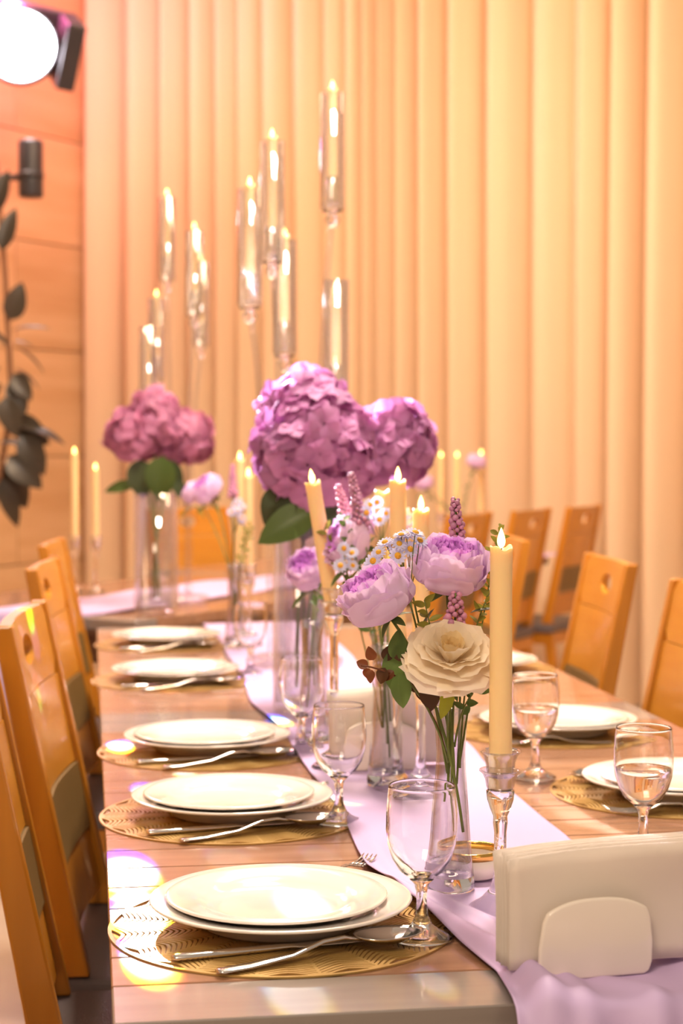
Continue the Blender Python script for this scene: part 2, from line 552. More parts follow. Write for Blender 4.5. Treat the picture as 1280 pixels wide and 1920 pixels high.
# ------------------------------------------------------------------ chairs
def make_chair():
    """local: sits facing +x, backrest foot at x=0, z=0 floor"""
    t = root('dining_chair', (0, 0, 0), '-', 'chair', 'honey wood dining chairs')
    lean = math.tan(R(11))

    def xb(z):
        return -(z - 0.46) * lean

    W = 0.218
    for s in (-1, 1):
        y0, y1 = (W - 0.028, W) if s > 0 else (-W, -W + 0.028)
        vv_, z0, z1 = [], 0.468, 0.988
        for z, dx in ((z0, 0.046), (z1, 0.028)):
            for (x, y) in ((-dx / 2, y0), (dx / 2, y0), (dx / 2, y1), (-dx / 2, y1)):
                vv_.append((xb(z) + x, y, z))
        o = ob('back_post', me('back_post', vv_, [(0, 3, 2, 1), (4, 5, 6, 7), (0, 1, 5, 4), (1, 2, 6, 5), (2, 3, 7, 6), (3, 0, 4, 7)], M['chairwood'], False), t)
        bevel(o, 0.004, 2)
    # slightly curved boards between the posts
    yi = W - 0.028

    def board(name, z0, z1, mat, hole=False, thick=0.018, bow=0.012):
        th = thick / 2

        def pos(y, z, side):
            return (xb(z) - bow * math.cos(y / yi * math.pi / 2) + side * th, y, z)
        if hole:
            N = 48
            hc = ((z0 + z1) / 2 + 0.002)
            outer, inner = [], []
            for i in range(N):
                a = 2 * math.pi * (i + 0.5) / N
                c, s_ = math.cos(a), math.sin(a)
                k = 1 / max(abs(c) / yi, abs(s_) / ((z1 - z0) / 2))
                outer.append((c * k, (z0 + z1) / 2 + s_ * k))
                inner.append((0.050 * c, hc + 0.024 * s_))
            mids = [((o_[0] + i_[0]) / 2, (o_[1] + i_[1]) / 2) for o_, i_ in zip(outer, inner)]
            v, f = [], []
            for side in (1, -1):
                for ring in (outer, mids, inner):
                    v += [pos(y, z, side) for y, z in ring]
            for i in range(N):
                j = (i + 1) % N
                for b in (0, 1):
                    f.append((b * N + i, b * N + j, (b + 1) * N + j, (b + 1) * N + i))
                    f.append((3 * N + b * N + j, 3 * N + b * N + i, 3 * N + (b + 1) * N + i, 3 * N + (b + 1) * N + j))
                f.append((2 * N + i, 2 * N + j, 5 * N + j, 5 * N + i))
                f.append((j, i, 3 * N + i, 3 * N + j))
            o = ob(name, me(name, v, f, mat, False), t)
        else:
            N = 10
            v, f = [], []
            for side in (1, -1):
                for z in (z0, z1):
                    v += [pos(-yi + 2 * yi * i / N, z, side) for i in range(N + 1)]
            k = N + 1
            for i in range(N):
                f.append((i, i + 1, k + i + 1, k + i))
                f.append((2 * k + i + 1, 2 * k + i, 3 * k + i, 3 * k + i + 1))
                f.append((k + i, k + i + 1, 3 * k + i + 1, 3 * k + i))
                f.append((i + 1, i, 2 * k + i, 2 * k + i + 1))
            o = ob(name, me(name, v, f, mat, False), t)
        return o
    board('back_board', 0.868, 0.985, M['chairpanel'], True)
    board('back_board', 0.717, 0.866, M['chairpanel'])
    pad = board('back_pad', 0.605, 0.714, M['backpad'], thick=0.026)
    pad['label'] = 'dark brown padded panel'
    board('lower_rail', 0.50, 0.60, M['chairwood'])
    se = bevel(ob('seat', me('seat', *box(0.0 - 0.035, 0.40, -0.225, 0.225, 0.425, 0.466), M['leather'], False), t), 0.014, 3)
    se['label'] = 'grey leather seat'
    ob('seat_frame', me('seat_frame', *box(-0.03, 0.385, -0.21, 0.21, 0.375, 0.4245), M['chairwood'], False), t)
    for x, y in ((-0.01, -0.185), (-0.01, 0.185), (0.36, -0.185), (0.36, 0.185)):
        dx = -0.04 if x < 0.1 else 0.0
        vv_ = [(x + dx - 0.018, y - 0.018, 0), (x + dx + 0.018, y - 0.018, 0), (x + dx + 0.018, y + 0.018, 0), (x + dx - 0.018, y + 0.018, 0),
               (x - 0.021, y - 0.021, 0.375), (x + 0.021, y - 0.021, 0.375), (x + 0.021, y + 0.021, 0.375), (x - 0.021, y + 0.021, 0.375)]
        ob('leg', me('leg', vv_, [(0, 3, 2, 1), (4, 5, 6, 7), (0, 1, 5, 4), (1, 2, 6, 5), (2, 3, 7, 6), (3, 0, 4, 7)], M['chairwood'], False), t)
    return t


chair0 = make_chair()
used = [False]


def chair(x, y, rz, label):
    o = chair0 if not used[0] else copy_tree(chair0)
    used[0] = True
    o.location = (x, y, 0)
    o.rotation_euler = (0, 0, rz)
    o['label'] = label


for y, x, lb in ((1.75, -0.115, 'honey wood chair on the left, cut by the bottom left corner of the picture'),
                 (2.24, -0.062, 'honey wood chair on the left beside the nearest place setting'),
                 (2.73, -0.022, 'honey wood chair on the left with a bright light patch on its top board'),
                 (3.90, -0.020, 'honey wood chair on the left, third back along the table edge'),
                 (4.78, -0.020, 'honey wood chair on the left, farthest back by the stone wall')):
    chair(x, y, R(2.0 if y < 2.5 else -5.5), lb)
for y, x, lb in ((3.05, 1.02, 'honey wood chair cut by the right edge of the picture'),
                 (3.88, 1.09, 'honey wood chair on the right with its side edge showing, behind the nearer wine glasses'),
                 (4.85, 1.10, 'honey wood chair on the right, half hidden behind the tall front candle')):
    chair(x, y, math.pi - R(4), lb)
rzf = math.atan2(-VA.y, -VA.x)
for t, lb in ((1.93, 'far honey wood chair at the askew table, leftmost of three below the distant candles'),
              (2.50, 'far honey wood chair at the askew table, middle of the three before the drape'),
              (3.05, 'far honey wood chair at the askew table, nearest to the drape')):
    p = P0 + UA * t + VA * 0.22
    chair(p.x, p.y, rzf + R(5), lb)
p = P0 + UA * 1.86 - VA * 0.93
chair(p.x, p.y, rzf + math.pi + R(-15), 'honey wood chair on the far side, seen behind the rear tall vase')


# ------------------------------------------------------------------ place settings
def mat_mesh():
    v, f = [], []
    th = 0.0018

    def strip(pts, wd):
        o = len(v)
        k = len(pts)
        for i, p in enumerate(pts):
            a = pts[max(i - 1, 0)]
            b = pts[min(i + 1, k - 1)]
            dx, dy = b[0] - a[0], b[1] - a[1]
            l = math.hypot(dx, dy) or 1
            nx, ny = -dy / l * wd / 2, dx / l * wd / 2
            v.extend([(p[0] - nx, p[1] - ny, 0), (p[0] - nx, p[1] - ny, th), (p[0] + nx, p[1] + ny, th), (p[0] + nx, p[1] + ny, 0)])
        for i in range(k - 1):
            q = o + 4 * i
            for e in range(3):
                f.append((q + e, q + e + 1, q + e + 5, q + e + 4))

    NS = 18
    sec = 2 * math.pi / NS
    for s in range(NS):
        a0 = s * sec
        strip([(r * math.cos(a0), r * math.sin(a0)) for r in (0.004, 0.06, 0.12, 0.178)], 0.0030)
        k = 0
        r = 0.014
        while r < 0.186:
            pts = []
            for i in range(7):
                tt = i / 6
                rr = r - 0.016 * (1 - abs(2 * tt - 1) ** 1.5) * min(1, r / 0.08)
                rr = min(rr, 0.1765)
                pts.append((rr * math.cos(a0 + tt * sec), rr * math.sin(a0 + tt * sec)))
            if max(math.hypot(*p_) for p_ in pts) > 0.012 and min(math.hypot(*p_) for p_ in pts) < 0.176:
                strip(pts, 0.0036)
            r += 0.0062
    strip([(0.178 * math.cos(i * math.pi / 48), 0.178 * math.sin(i * math.pi / 48)) for i in range(97)], 0.004)
    return me('placemat', v, f, M['mat'], False)


MATM = mat_mesh()


def plate_mesh(name, R_, h, well, th=0.004):
    up = [(0.0001, 0.0045 + th * 0.5), (well * 0.8, 0.0045 + th * 0.5), (well, 0.0065 + th * 0.5), (well + 0.006, h * 0.45 + th * 0.6), (well + 0.016, h * 0.72 + th * 0.4), (R_ * 0.93, h * 0.93), (R_ - 0.002, h), (R_, h - 0.0014)]
    lo = [(R_ - 0.0015, h - 0.0032), (R_ * 0.92, h * 0.93 - th), (well + 0.014, h * 0.66 - th * 0.8), (well + 0.002, 0.004), (well - 0.004, 0.0), (well - 0.008, 0.0), (well - 0.010, 0.0025), (0.0001, 0.0025)]
    return me(name, *lathe(up + lo, 72), M['china'])


BIG = plate_mesh('dinner_plate', 0.1375, 0.027, 0.088)
SMALL = plate_mesh('side_plate', 0.1165, 0.021, 0.072)


def knife_mesh():
    v, f = [], []
    # along +x from 0 to .215 : handle then blade
    st = [(0, .0040, .0022), (0.004, .0062, .0032), (0.05, .0060, .0032), (0.10, .0046, .0026), (0.112, .0042, .0020), (0.118, .0075, .0010), (0.16, .0092, .0009), (0.195, .0085, .0008), (0.210, .0045, .0006), (0.216, .0008, .0005)]
    n = 10
    for x, a, b in st:
        for i in range(n):
            t = 2 * math.pi * i / n
            v.append((x, a * math.cos(t), 0.0035 + b * math.sin(t)))
    for j in range(len(st) - 1):
        for i in range(n):
            f.append((j * n + i, j * n + (i + 1) % n, (j + 1) * n + (i + 1) % n, (j + 1) * n + i))
    f += [tuple(reversed(range(n))), tuple(range((len(st) - 1) * n, len(st) * n))]
    return me('table_knife', v, f, M['steel'])


def handle(z_of, st, n=8):
    v, f = [], []
    for x, a, b in st:
        for i in range(n):
            t = 2 * math.pi * i / n
            v.append((x, a * math.cos(t), z_of(x) + b * math.sin(t)))
    for j in range(len(st) - 1):
        for i in range(n):
            f.append((j * n + i, j * n + (i + 1) % n, (j + 1) * n + (i + 1) % n, (j + 1) * n + i))
    f += [tuple(reversed(range(n))), tuple(range((len(st) - 1) * n, len(st) * n))]
    return v, f


def sz(x):
    return 0.003 + 0.012 * math.exp(-((x - 0.112) / 0.035) ** 2)


def spoon_mesh():
    st = [(0, .004, .0012), (0.003, .0075, .0016), (0.03, .0068, .0016), (0.07, .0045, .0016), (0.10, .0032, .0018), (0.12, .0030, .0018), (0.136, .0045, .0014)]
    hv = handle(sz, st)
    v, f = [], []
    nu, nv = 18, 10
    cx, ax, ay = 0.166, 0.034, 0.021
    for s in (0, 1):
        for j in range(nv + 1):
            r = j / nv
            for i in range(nu):
                t = 2 * math.pi * i / nu
                w_ = 1 - 0.18 * math.cos(t) * r
                dpt = -0.0085 * (1 - r * r) - s * 0.0011
                v.append((cx + ax * r * math.cos(t), ay * r * w_ * math.sin(t), 0.0118 + dpt + 0.002 * (1 - math.cos(t)) * r * 0.5))
        o = s * (nv + 1) * nu
        for j in range(nv):
            for i in range(nu):
                q = (o + j * nu + i, o + j * nu + (i + 1) % nu, o + (j + 1) * nu + (i + 1) % nu, o + (j + 1) * nu + i)
                f.append(q if s == 0 else tuple(reversed(q)))
    e0, e1 = nv * nu, (nv + 1) * nu + nv * nu
    for i in range(nu):
        f.append((e0 + i, e0 + (i + 1) % nu, e1 + (i + 1) % nu, e1 + i))
    return me('soup_spoon', *join(hv, (v, f)), M['steel'])


def fork_mesh():
    st = [(0, .004, .0012), (0.003, .0072, .0016), (0.03, .0065, .0016), (0.07, .0045, .0016), (0.10, .0032, .0018), (0.125, .0034, .0016), (0.138, .0100, .0011), (0.150, .0122, .0010), (0.158, .0122, .0010)]
    parts = [handle(sz, st)]
    for k in range(4):
        y = -0.0098 + k * 0.0065
        parts.append(tube([(0.156, y, sz(0.156)), (0.175, y, sz(0.156) - 0.001), (0.195, y, sz(0.156) + 0.002), (0.205, y, sz(0.156) + 0.006)], [0.0021, 0.0019, 0.0016, 0.0006], 6))
    return me('table_fork', *join(*parts), M['steel'])


KN, SP, FK = knife_mesh(), spoon_mesh(), fork_mesh()
rp = random.Random(11)


def place(x, y, rz, where, cut=(True, True, True), small=True, near=False):
    def loc(dx, dy, z):
        return (x + dx * math.cos(rz) - dy * math.sin(rz), y + dx * math.sin(rz) + dy * math.cos(rz), z)
    mt = ob('placemat', MATM, None, loc(0, -0.012, 0.7503), (0, 0, rz + rp.uniform(0, 6)))
    tag(mt, 'round gold openwork placemat ' + where, 'placemat', 'gold placemats')
    b = ob('dinner_plate', BIG, None, (x, y, 0.7522))
    tag(b, 'large white dinner plate ' + where, 'plate', 'dinner plates')
    if small:
        s_ = ob('side_plate', SMALL, None, loc(-0.004, 0.004, 0.7522 + 0.0085), (0, 0, rp.uniform(0, 6)))
        tag(s_, 'upper white plate ' + where, 'plate', 'upper plates')
    if cut[0]:
        k = ob('table_knife', KN, None, loc(-0.120, -0.128, 0.7522), (0, 0, rz + R(11)), 1.08)
        tag(k, 'steel table knife ' + where, 'knife', 'table knives')
    if cut[1]:
        k = ob('soup_spoon', SP, None, loc(-0.080, -0.176, 0.7522), (0, 0, rz + R(21)), 1.14)
        tag(k, 'polished steel soup spoon ' + where, 'spoon', 'soup spoons')
    if cut[2]:
        k = ob('table_fork', FK, None, loc(*((0.039, 0.090) if near else (-0.055, 0.135)), 0.7522), (0, 0, rz + R(57 if near else -3)), 0.85 if near else 1.0)
        tag(k, 'steel table fork ' + where, 'fork', 'table forks')


place(0.178, 1.762, 0, 'at the nearest place on the left', near=True)
place(0.172, 2.305, 0, 'at the second place on the left')
place(0.172, 2.800, 0, 'at the third place on the left, just before the grey seam')
place(0.163, 3.660, 0, 'at the fourth place on the left, just past the grey seam')
place(0.172, 4.330, 0, 'at the fifth and farthest place on the left')
place(0.815, 2.335, math.pi, 'at the nearer place in view on the right')
place(0.790, 2.880, math.pi, 'at the right hand place beside the grey seam')
place(0.835, 3.720, math.pi, 'at the far right place behind the tall front candle')


# ------------------------------------------------------------------ goblets
STEM = me('stem', *lathe([(0.0005, 0.0), (0.029, 0.0), (0.0315, 0.0012), (0.0315, 0.0026), (0.027, 0.005), (0.018, 0.009), (0.0105, 0.015), (0.0066, 0.024), (0.0052, 0.036), (0.0055, 0.048), (0.0075, 0.056),
                          (0.0122, 0.0608), (0.0122, 0.0612), (0.0060, 0.0602), (0.0005, 0.0597)], 48), M['glass'])
GOB = me('bowl', *lathe([(0.0126, 0.0618), (0.0225, 0.070), (0.0300, 0.082), (0.0345, 0.097), (0.0362, 0.112), (0.0360, 0.128), (0.0348, 0.142), (0.0338, 0.1530), (0.0336, 0.1555), (0.0333, 0.1563), (0.0329, 0.1565), (0.0325, 0.1563), (0.0323, 0.1555),
                         (0.0328, 0.1530), (0.0338, 0.142), (0.0350, 0.128), (0.0352, 0.112), (0.0335, 0.097), (0.0288, 0.083), (0.0212, 0.072), (0.0126, 0.0655), (0.0060, 0.0632), (0.0005, 0.0628), (0.0005, 0.0602), (0.0060, 0.0607)], 56, True), M['glass'])
WAT = me('water', *lathe([(0.0005, 0.0634), (0.0060, 0.0640), (0.0122, 0.0667), (0.0210, 0.0731), (0.0283, 0.0839), (0.0327, 0.0975), (0.0340, 0.106), (0.0337, 0.1062), (0.0005, 0.1060)], 48), M['water'])


def goblet(p, label, water=False):
    r_ = root('goblet', (p[0], p[1], 0.7522), label, 'wine glass', 'stemmed glasses')
    ob('bowl', GOB, r_)
    ob('stem', STEM, r_)
    if water:
        ob('water', WAT, r_)


goblet((0.311, 1.675), 'empty clear wine glass standing before the front bud vase')
goblet((0.306, 2.217), 'clear wine glass beside the second place on the left')
goblet((0.320, 2.731), 'clear wine glass beside the third place on the left')
goblet((0.328, 3.700), 'clear wine glass beside the fourth place on the left, far and blurred')
goblet((0.646, 1.985), 'wine glass half full of water behind the stack of white napkins', True)
goblet((0.641, 2.475), 'wine glass half full of water right of the tall front candle', True)


# ------------------------------------------------------------------ candles and holders
def flame_mesh(h=0.022, r=0.0047):
    pr = []
    for i in range(12):
        t = i / 11
        rr = r * (math.sin(math.pi * min(1, t ** 0.72)) ** 0.9) * (1 - 0.25 * t) + 0.0002
        pr.append((rr, t * h))
    return me('flame', *lathe(pr, 14), M['flame'])


FLM = flame_mesh()
WICK = me('wick', *tube([(0, 0, 0), (0.0003, 0, 0.006)], 0.0008, 6), M['wick'])


def wax_mesh(h, r):
    nseg = 28
    prof = [(0.0002, 0.0), (r * 0.92, 0.0), (r, 0.002)] + [(r * (1 - 0.03 * i / 9), h * (i + 1) / 11) for i in range(10)] + \
           [(r * 0.975, h - 0.004), (r * 1.0, h), (r * 0.86, h + 0.0005), (r * 0.7, h - 0.004), (0.0002, h - 0.005)]
    v, f = lathe(prof, nseg)
    out = []
    for k, (x, y, z) in enumerate(v):
        a = math.atan2(y, x)
        j = k // nseg
        s = 1 + 0.012 * math.sin(a * 3 + z * 60) + 0.008 * math.sin(a * 5 - z * 90)
        dz = 0.0022 * math.sin(a * 2 + 1) + 0.0012 * math.sin(a * 5) if j >= len(prof) - 5 else 0
        if j >= len(prof) - 2:
            dz = 0
        out.append((x * s, y * s, z + dz))
    return me('wax', out, f, M['wax'])


def candle(base, h, label, r=0.0122, tilt=(0, 0), lit=True, group='ivory taper candles'):
    t = root('taper_candle', base, label, 'candle', group)
    t.rotation_euler = (tilt[0], tilt[1], 0)
    ob('wax', wax_mesh(h, r), t)
    if lit:
        ob('wick', WICK, t, (0, 0, h - 0.005))
        ob('flame', FLM, t, (0, 0, h - 0.0005), (0, 0, 0), (r / 0.0122) if r < 0.0122 else 1)
    return t


def holder_mesh(hc):
    """glass candlestick, candle seat at height hc: solid foot and stem"""
    out = [(0.0005, 0.0), (0.033, 0.0), (0.035, 0.002), (0.031, 0.005), (0.020, 0.012), (0.011, 0.022), (0.0075, 0.034), (0.0066, 0.045),
           (0.0066, hc - 0.045), (0.0078, hc - 0.035), (0.0075, hc - 0.028), (0.011, hc - 0.020), (0.0142, hc - 0.010), (0.0150, hc - 0.001), (0.0005, hc - 0.0005)]
    return me('glass_stem', *lathe(out, 40), M['glass'])


def cup_mesh():
    lo = lathe([(0.0136, 0.0), (0.0150, 0.004), (0.0165, 0.012), (0.0195, 0.018), (0.0225, 0.0205), (0.0222, 0.0220), (0.0185, 0.0195), (0.0152, 0.013), (0.0136, 0.005)], 40, True)
    up = lathe([(0.0136, 0.014), (0.0150, 0.022), (0.0160, 0.030), (0.0185, 0.037), (0.0215, 0.0405), (0.0212, 0.0420), (0.0175, 0.0385), (0.0148, 0.031), (0.0136, 0.022)], 40, True)
    return me('candle_cup', *join(lo, up), M['cupglass'])


CUP = cup_mesh()


def bubble_core(hc):
    parts = []
    rr = random.Random(5)
    for k in range(60):
        a = rr.uniform(0, 6.28)
        z = rr.uniform(0.048, hc - 0.05)
        c = Vector((0.0038 * math.cos(a), 0.0038 * math.sin(a), z))
        s = rr.uniform(0.0005, 0.0009)
        parts.append(([c + Vector(d) * s for d in ((1, 0, 0), (-1, 0, 0), (0, 1, 0), (0, -1, 0), (0, 0, 1), (0, 0, -1))],
                      [(0, 2, 4), (2, 1, 4), (1, 3, 4), (3, 0, 4), (2, 0, 5), (1, 2, 5), (3, 1, 5), (0, 3, 5)]))
    return me('air_bubbles', *join(*parts), M['water'])


def candlestick(x, y, hc, hcandle, lh, lc, z0=0.7560, tilt=(0, 0), bubbles=False, lit=True):
    hm = holder_mesh(hc)
    r_ = root('candle_holder', (x, y, z0), lh, 'candle holder', 'glass candlesticks')
    ob('glass_stem', hm, r_)
    ob('candle_cup', CUP, r_, (0, 0, hc))
    if bubbles:
        b = ob('air_bubbles', bubble_core(hc), r_)
        b['kind'] = 'stuff'
    return candle((x, y, z0 + hc + 0.0003), hcandle, lc, tilt=tilt, lit=lit)


def flame_z(p, ypx):
    """height at which a point above p shows at picture row ypx"""
    d = (Vector((p[0], p[1], CAM.z)) - CAM)
    dd = d.dot(Vector((math.sin(YAW), math.cos(YAW), 0)))
    return CAM.z - (ypx - 840) * dd / FPX


candlestick(0.412, 1.757, 0.128, 0.257, 'clear glass candlestick with bubble stem, nearest, beside the napkins', 'tall ivory taper candle standing nearest, in front of the cream rose', z0=0.7562, bubbles=True)
# two behind the front bouquet and a leaning one
for (px, py, d, top, lab, tl) in ((745, 1478, 2.50, 903, 'ivory candle just left of the shorter one, above the daisies', (0, 0)),
                                  (788, 1475, 2.42, 957, 'short ivory candle above the right lilac peony', (0, 0)),
                                  (716, 1440, 2.72, 922, 'ivory candle with its top half hidden behind the pink berry spike', (0, 0))):
    p = onz(px, py, 0.756)
    zt = flame_z(p, top)
    hc = 0.165 if top != 957 else 0.150
    candlestick(p.x, p.y, hc, zt - 0.756 - hc, 'glass candlestick under the ' + lab, lab, tilt=tl, lit=(top != 922))
# leaning candle
pc = atd(626, 1128, 2.62)
candlestick(pc.x, pc.y, pc.z - 0.756 - 0.02, 0.205, 'tall glass candlestick carrying the leaning candle', 'ivory candle leaning left before the big hydrangea bouquet', tilt=(R(2), R(-9.5)))
for (px, flame, base, d, lh) in ((450, 862, 1190, 4.35, 'far glass candlestick left of the big hydrangea bouquet'),
                                 (466, 893, 1200, 4.25, 'far glass candlestick touching the edge of the big hydrangea bouquet')):
    p = atd(px, 1100, d)
    zt = flame_z(p, flame)
    candlestick(p.x, p.y, 0.16, zt - 0.756 - 0.16, lh, 'slender ivory candle ' + lh.replace('far glass candlestick ', 'standing far '))
for (px, flame, d, lab) in ((141, 850, 5.83, 'slim far candle before the stone wall, leftmost of all candles'),
                            (180, 880, 5.80, 'slim far candle at the left edge of the drape')):
    p = atd(px, 1100, d)
    zt = flame_z(p, flame)
    candlestick(p.x, p.y, 0.15, zt - 0.756 - 0.15, 'glass candlestick of the ' + lab, lab)
for (px, flame, d, lab) in ((826, 856, 7.45, 'distant candle on the right, leftmost of three before the drape'),
                            (856, 856, 7.50, 'distant candle on the right, middle of three before the drape'),
                            (901, 852, 7.55, 'distant candle on the right above the far pink rose')):
    p = atd(px, 1100, d)
    zt = flame_z(p, flame)
    candlestick(p.x, p.y, 0.17, zt - 0.756 - 0.17, 'glass candlestick of the ' + lab, lab)


# ------------------------------------------------------------------ tall clear candelabra
def candelabra(px0, d, tops, label, clabel):
    base = atd(px0, 1000, d)
    bx, by = base.x, base.y
    z0 = 0.757
    t = root('candelabra', (bx, by, z0), label, 'candelabra', 'tall clear candelabra')
    ob('foot', me('foot', *lathe([(0.0005, 0), (0.105, 0), (0.11, 0.004), (0.11, 0.014), (0.105, 0.018), (0.0005, 0.018)], 48), M['acrylic']), t)
    sc = d / 3200
    depth = [0.03, -0.07, 0.0, 0.075, -0.06]
    for i, (px, py) in enumerate(tops):
        c = atd(px, py, d + depth[i])
        lx, ly = c.x - bx, c.y - by
        ztop = c.z - z0 - 0.022                      # candle top
        zc = ztop - 0.27 if i != 4 else ztop - 0.24  # cup floor
        zc = max(zc, 0.2)
        k = 0.55
        st = [(lx * k, ly * k, 0.018), (lx * (k + 0.05), ly * (k + 0.05), zc * 0.5), (lx * 0.85, ly * 0.85, zc * 0.86), (lx, ly, zc - 0.012)]
        ob('stem', me('stem', *tube(bez(st[0], (lx * k, ly * k, zc * 0.6), st[3], 12), 0.0075, 12), M['acrylic']), t)
        ob('knob', me('knob', *lathe([(0.0005, -0.03), (0.009, -0.03), (0.018, -0.015), (0.009, 0.0), (0.024, 0.004), (0.024, 0.008), (0.0005, 0.008)], 24), M['glass']), t, (lx, ly, zc - 0.010))
        cyl = lathe([(0.0285, 0.0), (0.0285, 0.262), (0.0270, 0.262), (0.0270, 0.003), (0.0005, 0.003), (0.0005, 0.0)], 36)
        ob('glass_chimney', me('glass_chimney', *cyl, M['thin']), t, (lx, ly, zc))
        ob('candle_cup', me('candle_cup', *lathe([(0.0005, 0), (0.010, 0), (0.013, 0.02), (0.013, 0.07), (0.0115, 0.07), (0.0115, 0.012), (0.0005, 0.012)], 24), M['thin']), t, (lx, ly, zc + 0.0035))
        candle((bx + lx, by + ly, z0 + zc + 0.016), ztop - zc - 0.014, 'ivory candle ' + clabel[i], 0.0108, group='candelabra candles')


candelabra(552, 3.85, [(623, 150), (510, 240), (468, 330), (533, 425), (630, 525)],
           'tall clear candelabra with five glass cups rising behind the big hydrangea bouquet',
           ['highest of the near candelabra', 'second highest of the near candelabra', 'in the leftmost cup of the near candelabra', 'in the middle low cup of the near candelabra', 'in the lowest right cup of the near candelabra'])
candelabra(328, 5.45, [(313, 353), (364, 416), (376, 475), (293, 542), (277, 613)],
           'farther tall clear candelabra rising behind the rear hydrangeas, pale against the drape',
           ['highest of the far candelabra', 'second highest of the far candelabra', 'in the rightmost cup of the far candelabra', 'fourth highest of the far candelabra', 'lowest of the far candelabra at its left'])


toCam = -FWD
# ------------------------------------------------------------------ flowers
def leaf_mesh(name, L_, W_, mat, fold=0.25, droop=0.25, nu=7, nv=8, ser=0.0):
    v, f = [], []
    for j in range(nv + 1):
        t = j / nv
        wd = W_ / 2 * (math.sin(math.pi * t ** 0.8) ** 0.75 if 0 < t < 1 else 0.02)
        wd *= 1 + ser * (j % 2)
        for i in range(nu):
            u = -1 + 2 * i / (nu - 1)
            v.append((u * wd, L_ * t, fold * abs(u) * wd - droop * L_ * t * t + 0.0))
    for j in range(nv):
        for i in range(nu - 1):
            f.append((j * nu + i, j * nu + i + 1, (j + 1) * nu + i + 1, (j + 1) * nu + i))
    return me(name, v, f, mat)


def leafq(direction, up=(0, 0, 1)):
    y = Vector(direction).normalized()
    z = Vector(up)
    x = y.cross(z)
    if x.length < 1e-3:
        x = Vector((1, 0, 0))
    x.normalize()
    z = x.cross(y)
    return Matrix((x, y, z)).transposed().to_quaternion()


LEAFM = {}


def leaf(parent, loc, direction, L_, W_, mat='leaf', up=(0, 0, 1), name='leaf', ser=0.0):
    k = (mat, ser)
    if k not in LEAFM:
        LEAFM[k] = {}
    key = round(W_ / L_, 1)
    if key not in LEAFM[k]:
        LEAFM[k][key] = leaf_mesh('leaf', 1.0, key, M[mat], ser=ser)
    return ob(name, LEAFM[k][key], parent, loc, leafq(direction, up), L_)


def petal(prof, A, mat, ruf=0.0, seed=0, nu=9, tipw=0.75):
    """prof: list of (radius, z) from base to rim; A: half angle in radians"""
    rr = random.Random(seed)
    p1, p2, p3 = rr.uniform(0, 6), rr.uniform(0, 6), rr.uniform(0, 6)
    v, f = [], []
    nv = len(prof)
    for j, (r, z) in enumerate(prof):
        t = j / (nv - 1)
        wd = A * (0.30 + 0.70 * math.sin(min(1, t * 1.25) * math.pi / 2)) * (1 - (1 - tipw) * max(0, (t - 0.7) / 0.3) ** 2)
        for i in range(nu):
            u = -1 + 2 * i / (nu - 1)
            a = u * wd
            edge = max(0, t - 0.45) / 0.55
            w_ = ruf * edge ** 2 * (math.sin(u * 5 + p1) + 0.6 * math.sin(u * 11 + p2))
            r2 = r + w_ + 0.05 * r * abs(u) ** 3 * math.sin(p3)
            z2 = z - 0.10 * (prof[-1][1] - prof[0][1]) * edge * (abs(u) ** 2.4) + 0.8 * w_ * math.cos(u * 7 + p3)
            v.append((r2 * math.cos(a), r2 * math.sin(a), z2))
    for j in range(nv - 1):
        for i in range(nu - 1):
            f.append((j * nu + i, j * nu + i + 1, (j + 1) * nu + i + 1, (j + 1) * nu + i))
    return me('petal', v, f, mat)


def bowl_prof(r0, r1, z1, rtop, lip=0.0, n=8):
    """curved profile from the axis out to r1 and up to z1 with rim radius rtop"""
    pr = []
    for j in range(n):
        t = j / (n - 1)
        a = t * math.pi / 2
        r = r0 + (r1 - r0) * math.sin(min(1, t * 1.7) * math.pi / 2)
        if t > 0.55:
            k = (t - 0.55) / 0.45
            r = r + (rtop - r1) * k * k
        if t > 0.85:
            r += lip * (t - 0.85) / 0.15
        z = z1 * t ** 1.25
        pr.append((r, z))
    return pr


PEONY = []
for li, (cnt, r1, z1, rt, A, ruf, lip, mt, off) in enumerate((
        (4, 0.0432, 0.036, 0.0425, 0.72, 0.0016, 0.005, 'pink', -0.024),
        (5, 0.0425, 0.048, 0.0395, 0.74, 0.0020, 0.004, 'pink', -0.024),
        (5, 0.0405, 0.056, 0.0350, 0.70, 0.0020, 0.003, 'pink', -0.024),
        (5, 0.0375, 0.060, 0.0300, 0.74, 0.0022, 0.002, 'pink', -0.024),
        (6, 0.0325, 0.061, 0.0260, 0.62, 0.0026, 0.001, 'pink2', -0.024),
        (7, 0.0265, 0.059, 0.0215, 0.58, 0.0026, 0.000, 'mag', -0.022),
        (7, 0.0205, 0.057, 0.0165, 0.60, 0.0026, 0.001, 'mag', -0.022),
        (6, 0.0145, 0.054, 0.0115, 0.70, 0.0024, 0.001, 'mag', -0.020),
        (5, 0.0080, 0.051, 0.0060, 0.90, 0.0018, 0.001, 'mag', -0.020))):
    PEONY.append((cnt, off, [petal(bowl_prof(0.003, r1, z1, rt, lip), A, M[mt], ruf, li * 7 + k) for k in range(2)]))

ROSE = []


def open_prof(L_, t0, t1, r0=0.003, n=9):
    pr = []
    r, z = r0, 0.0
    for j in range(n):
        t = j / (n - 1)
        pr.append((r, z))
        a = t0 + (t1 - t0) * t
        r += math.sin(a) * L_ / (n - 1)
        z += math.cos(a) * L_ / (n - 1)
    return pr


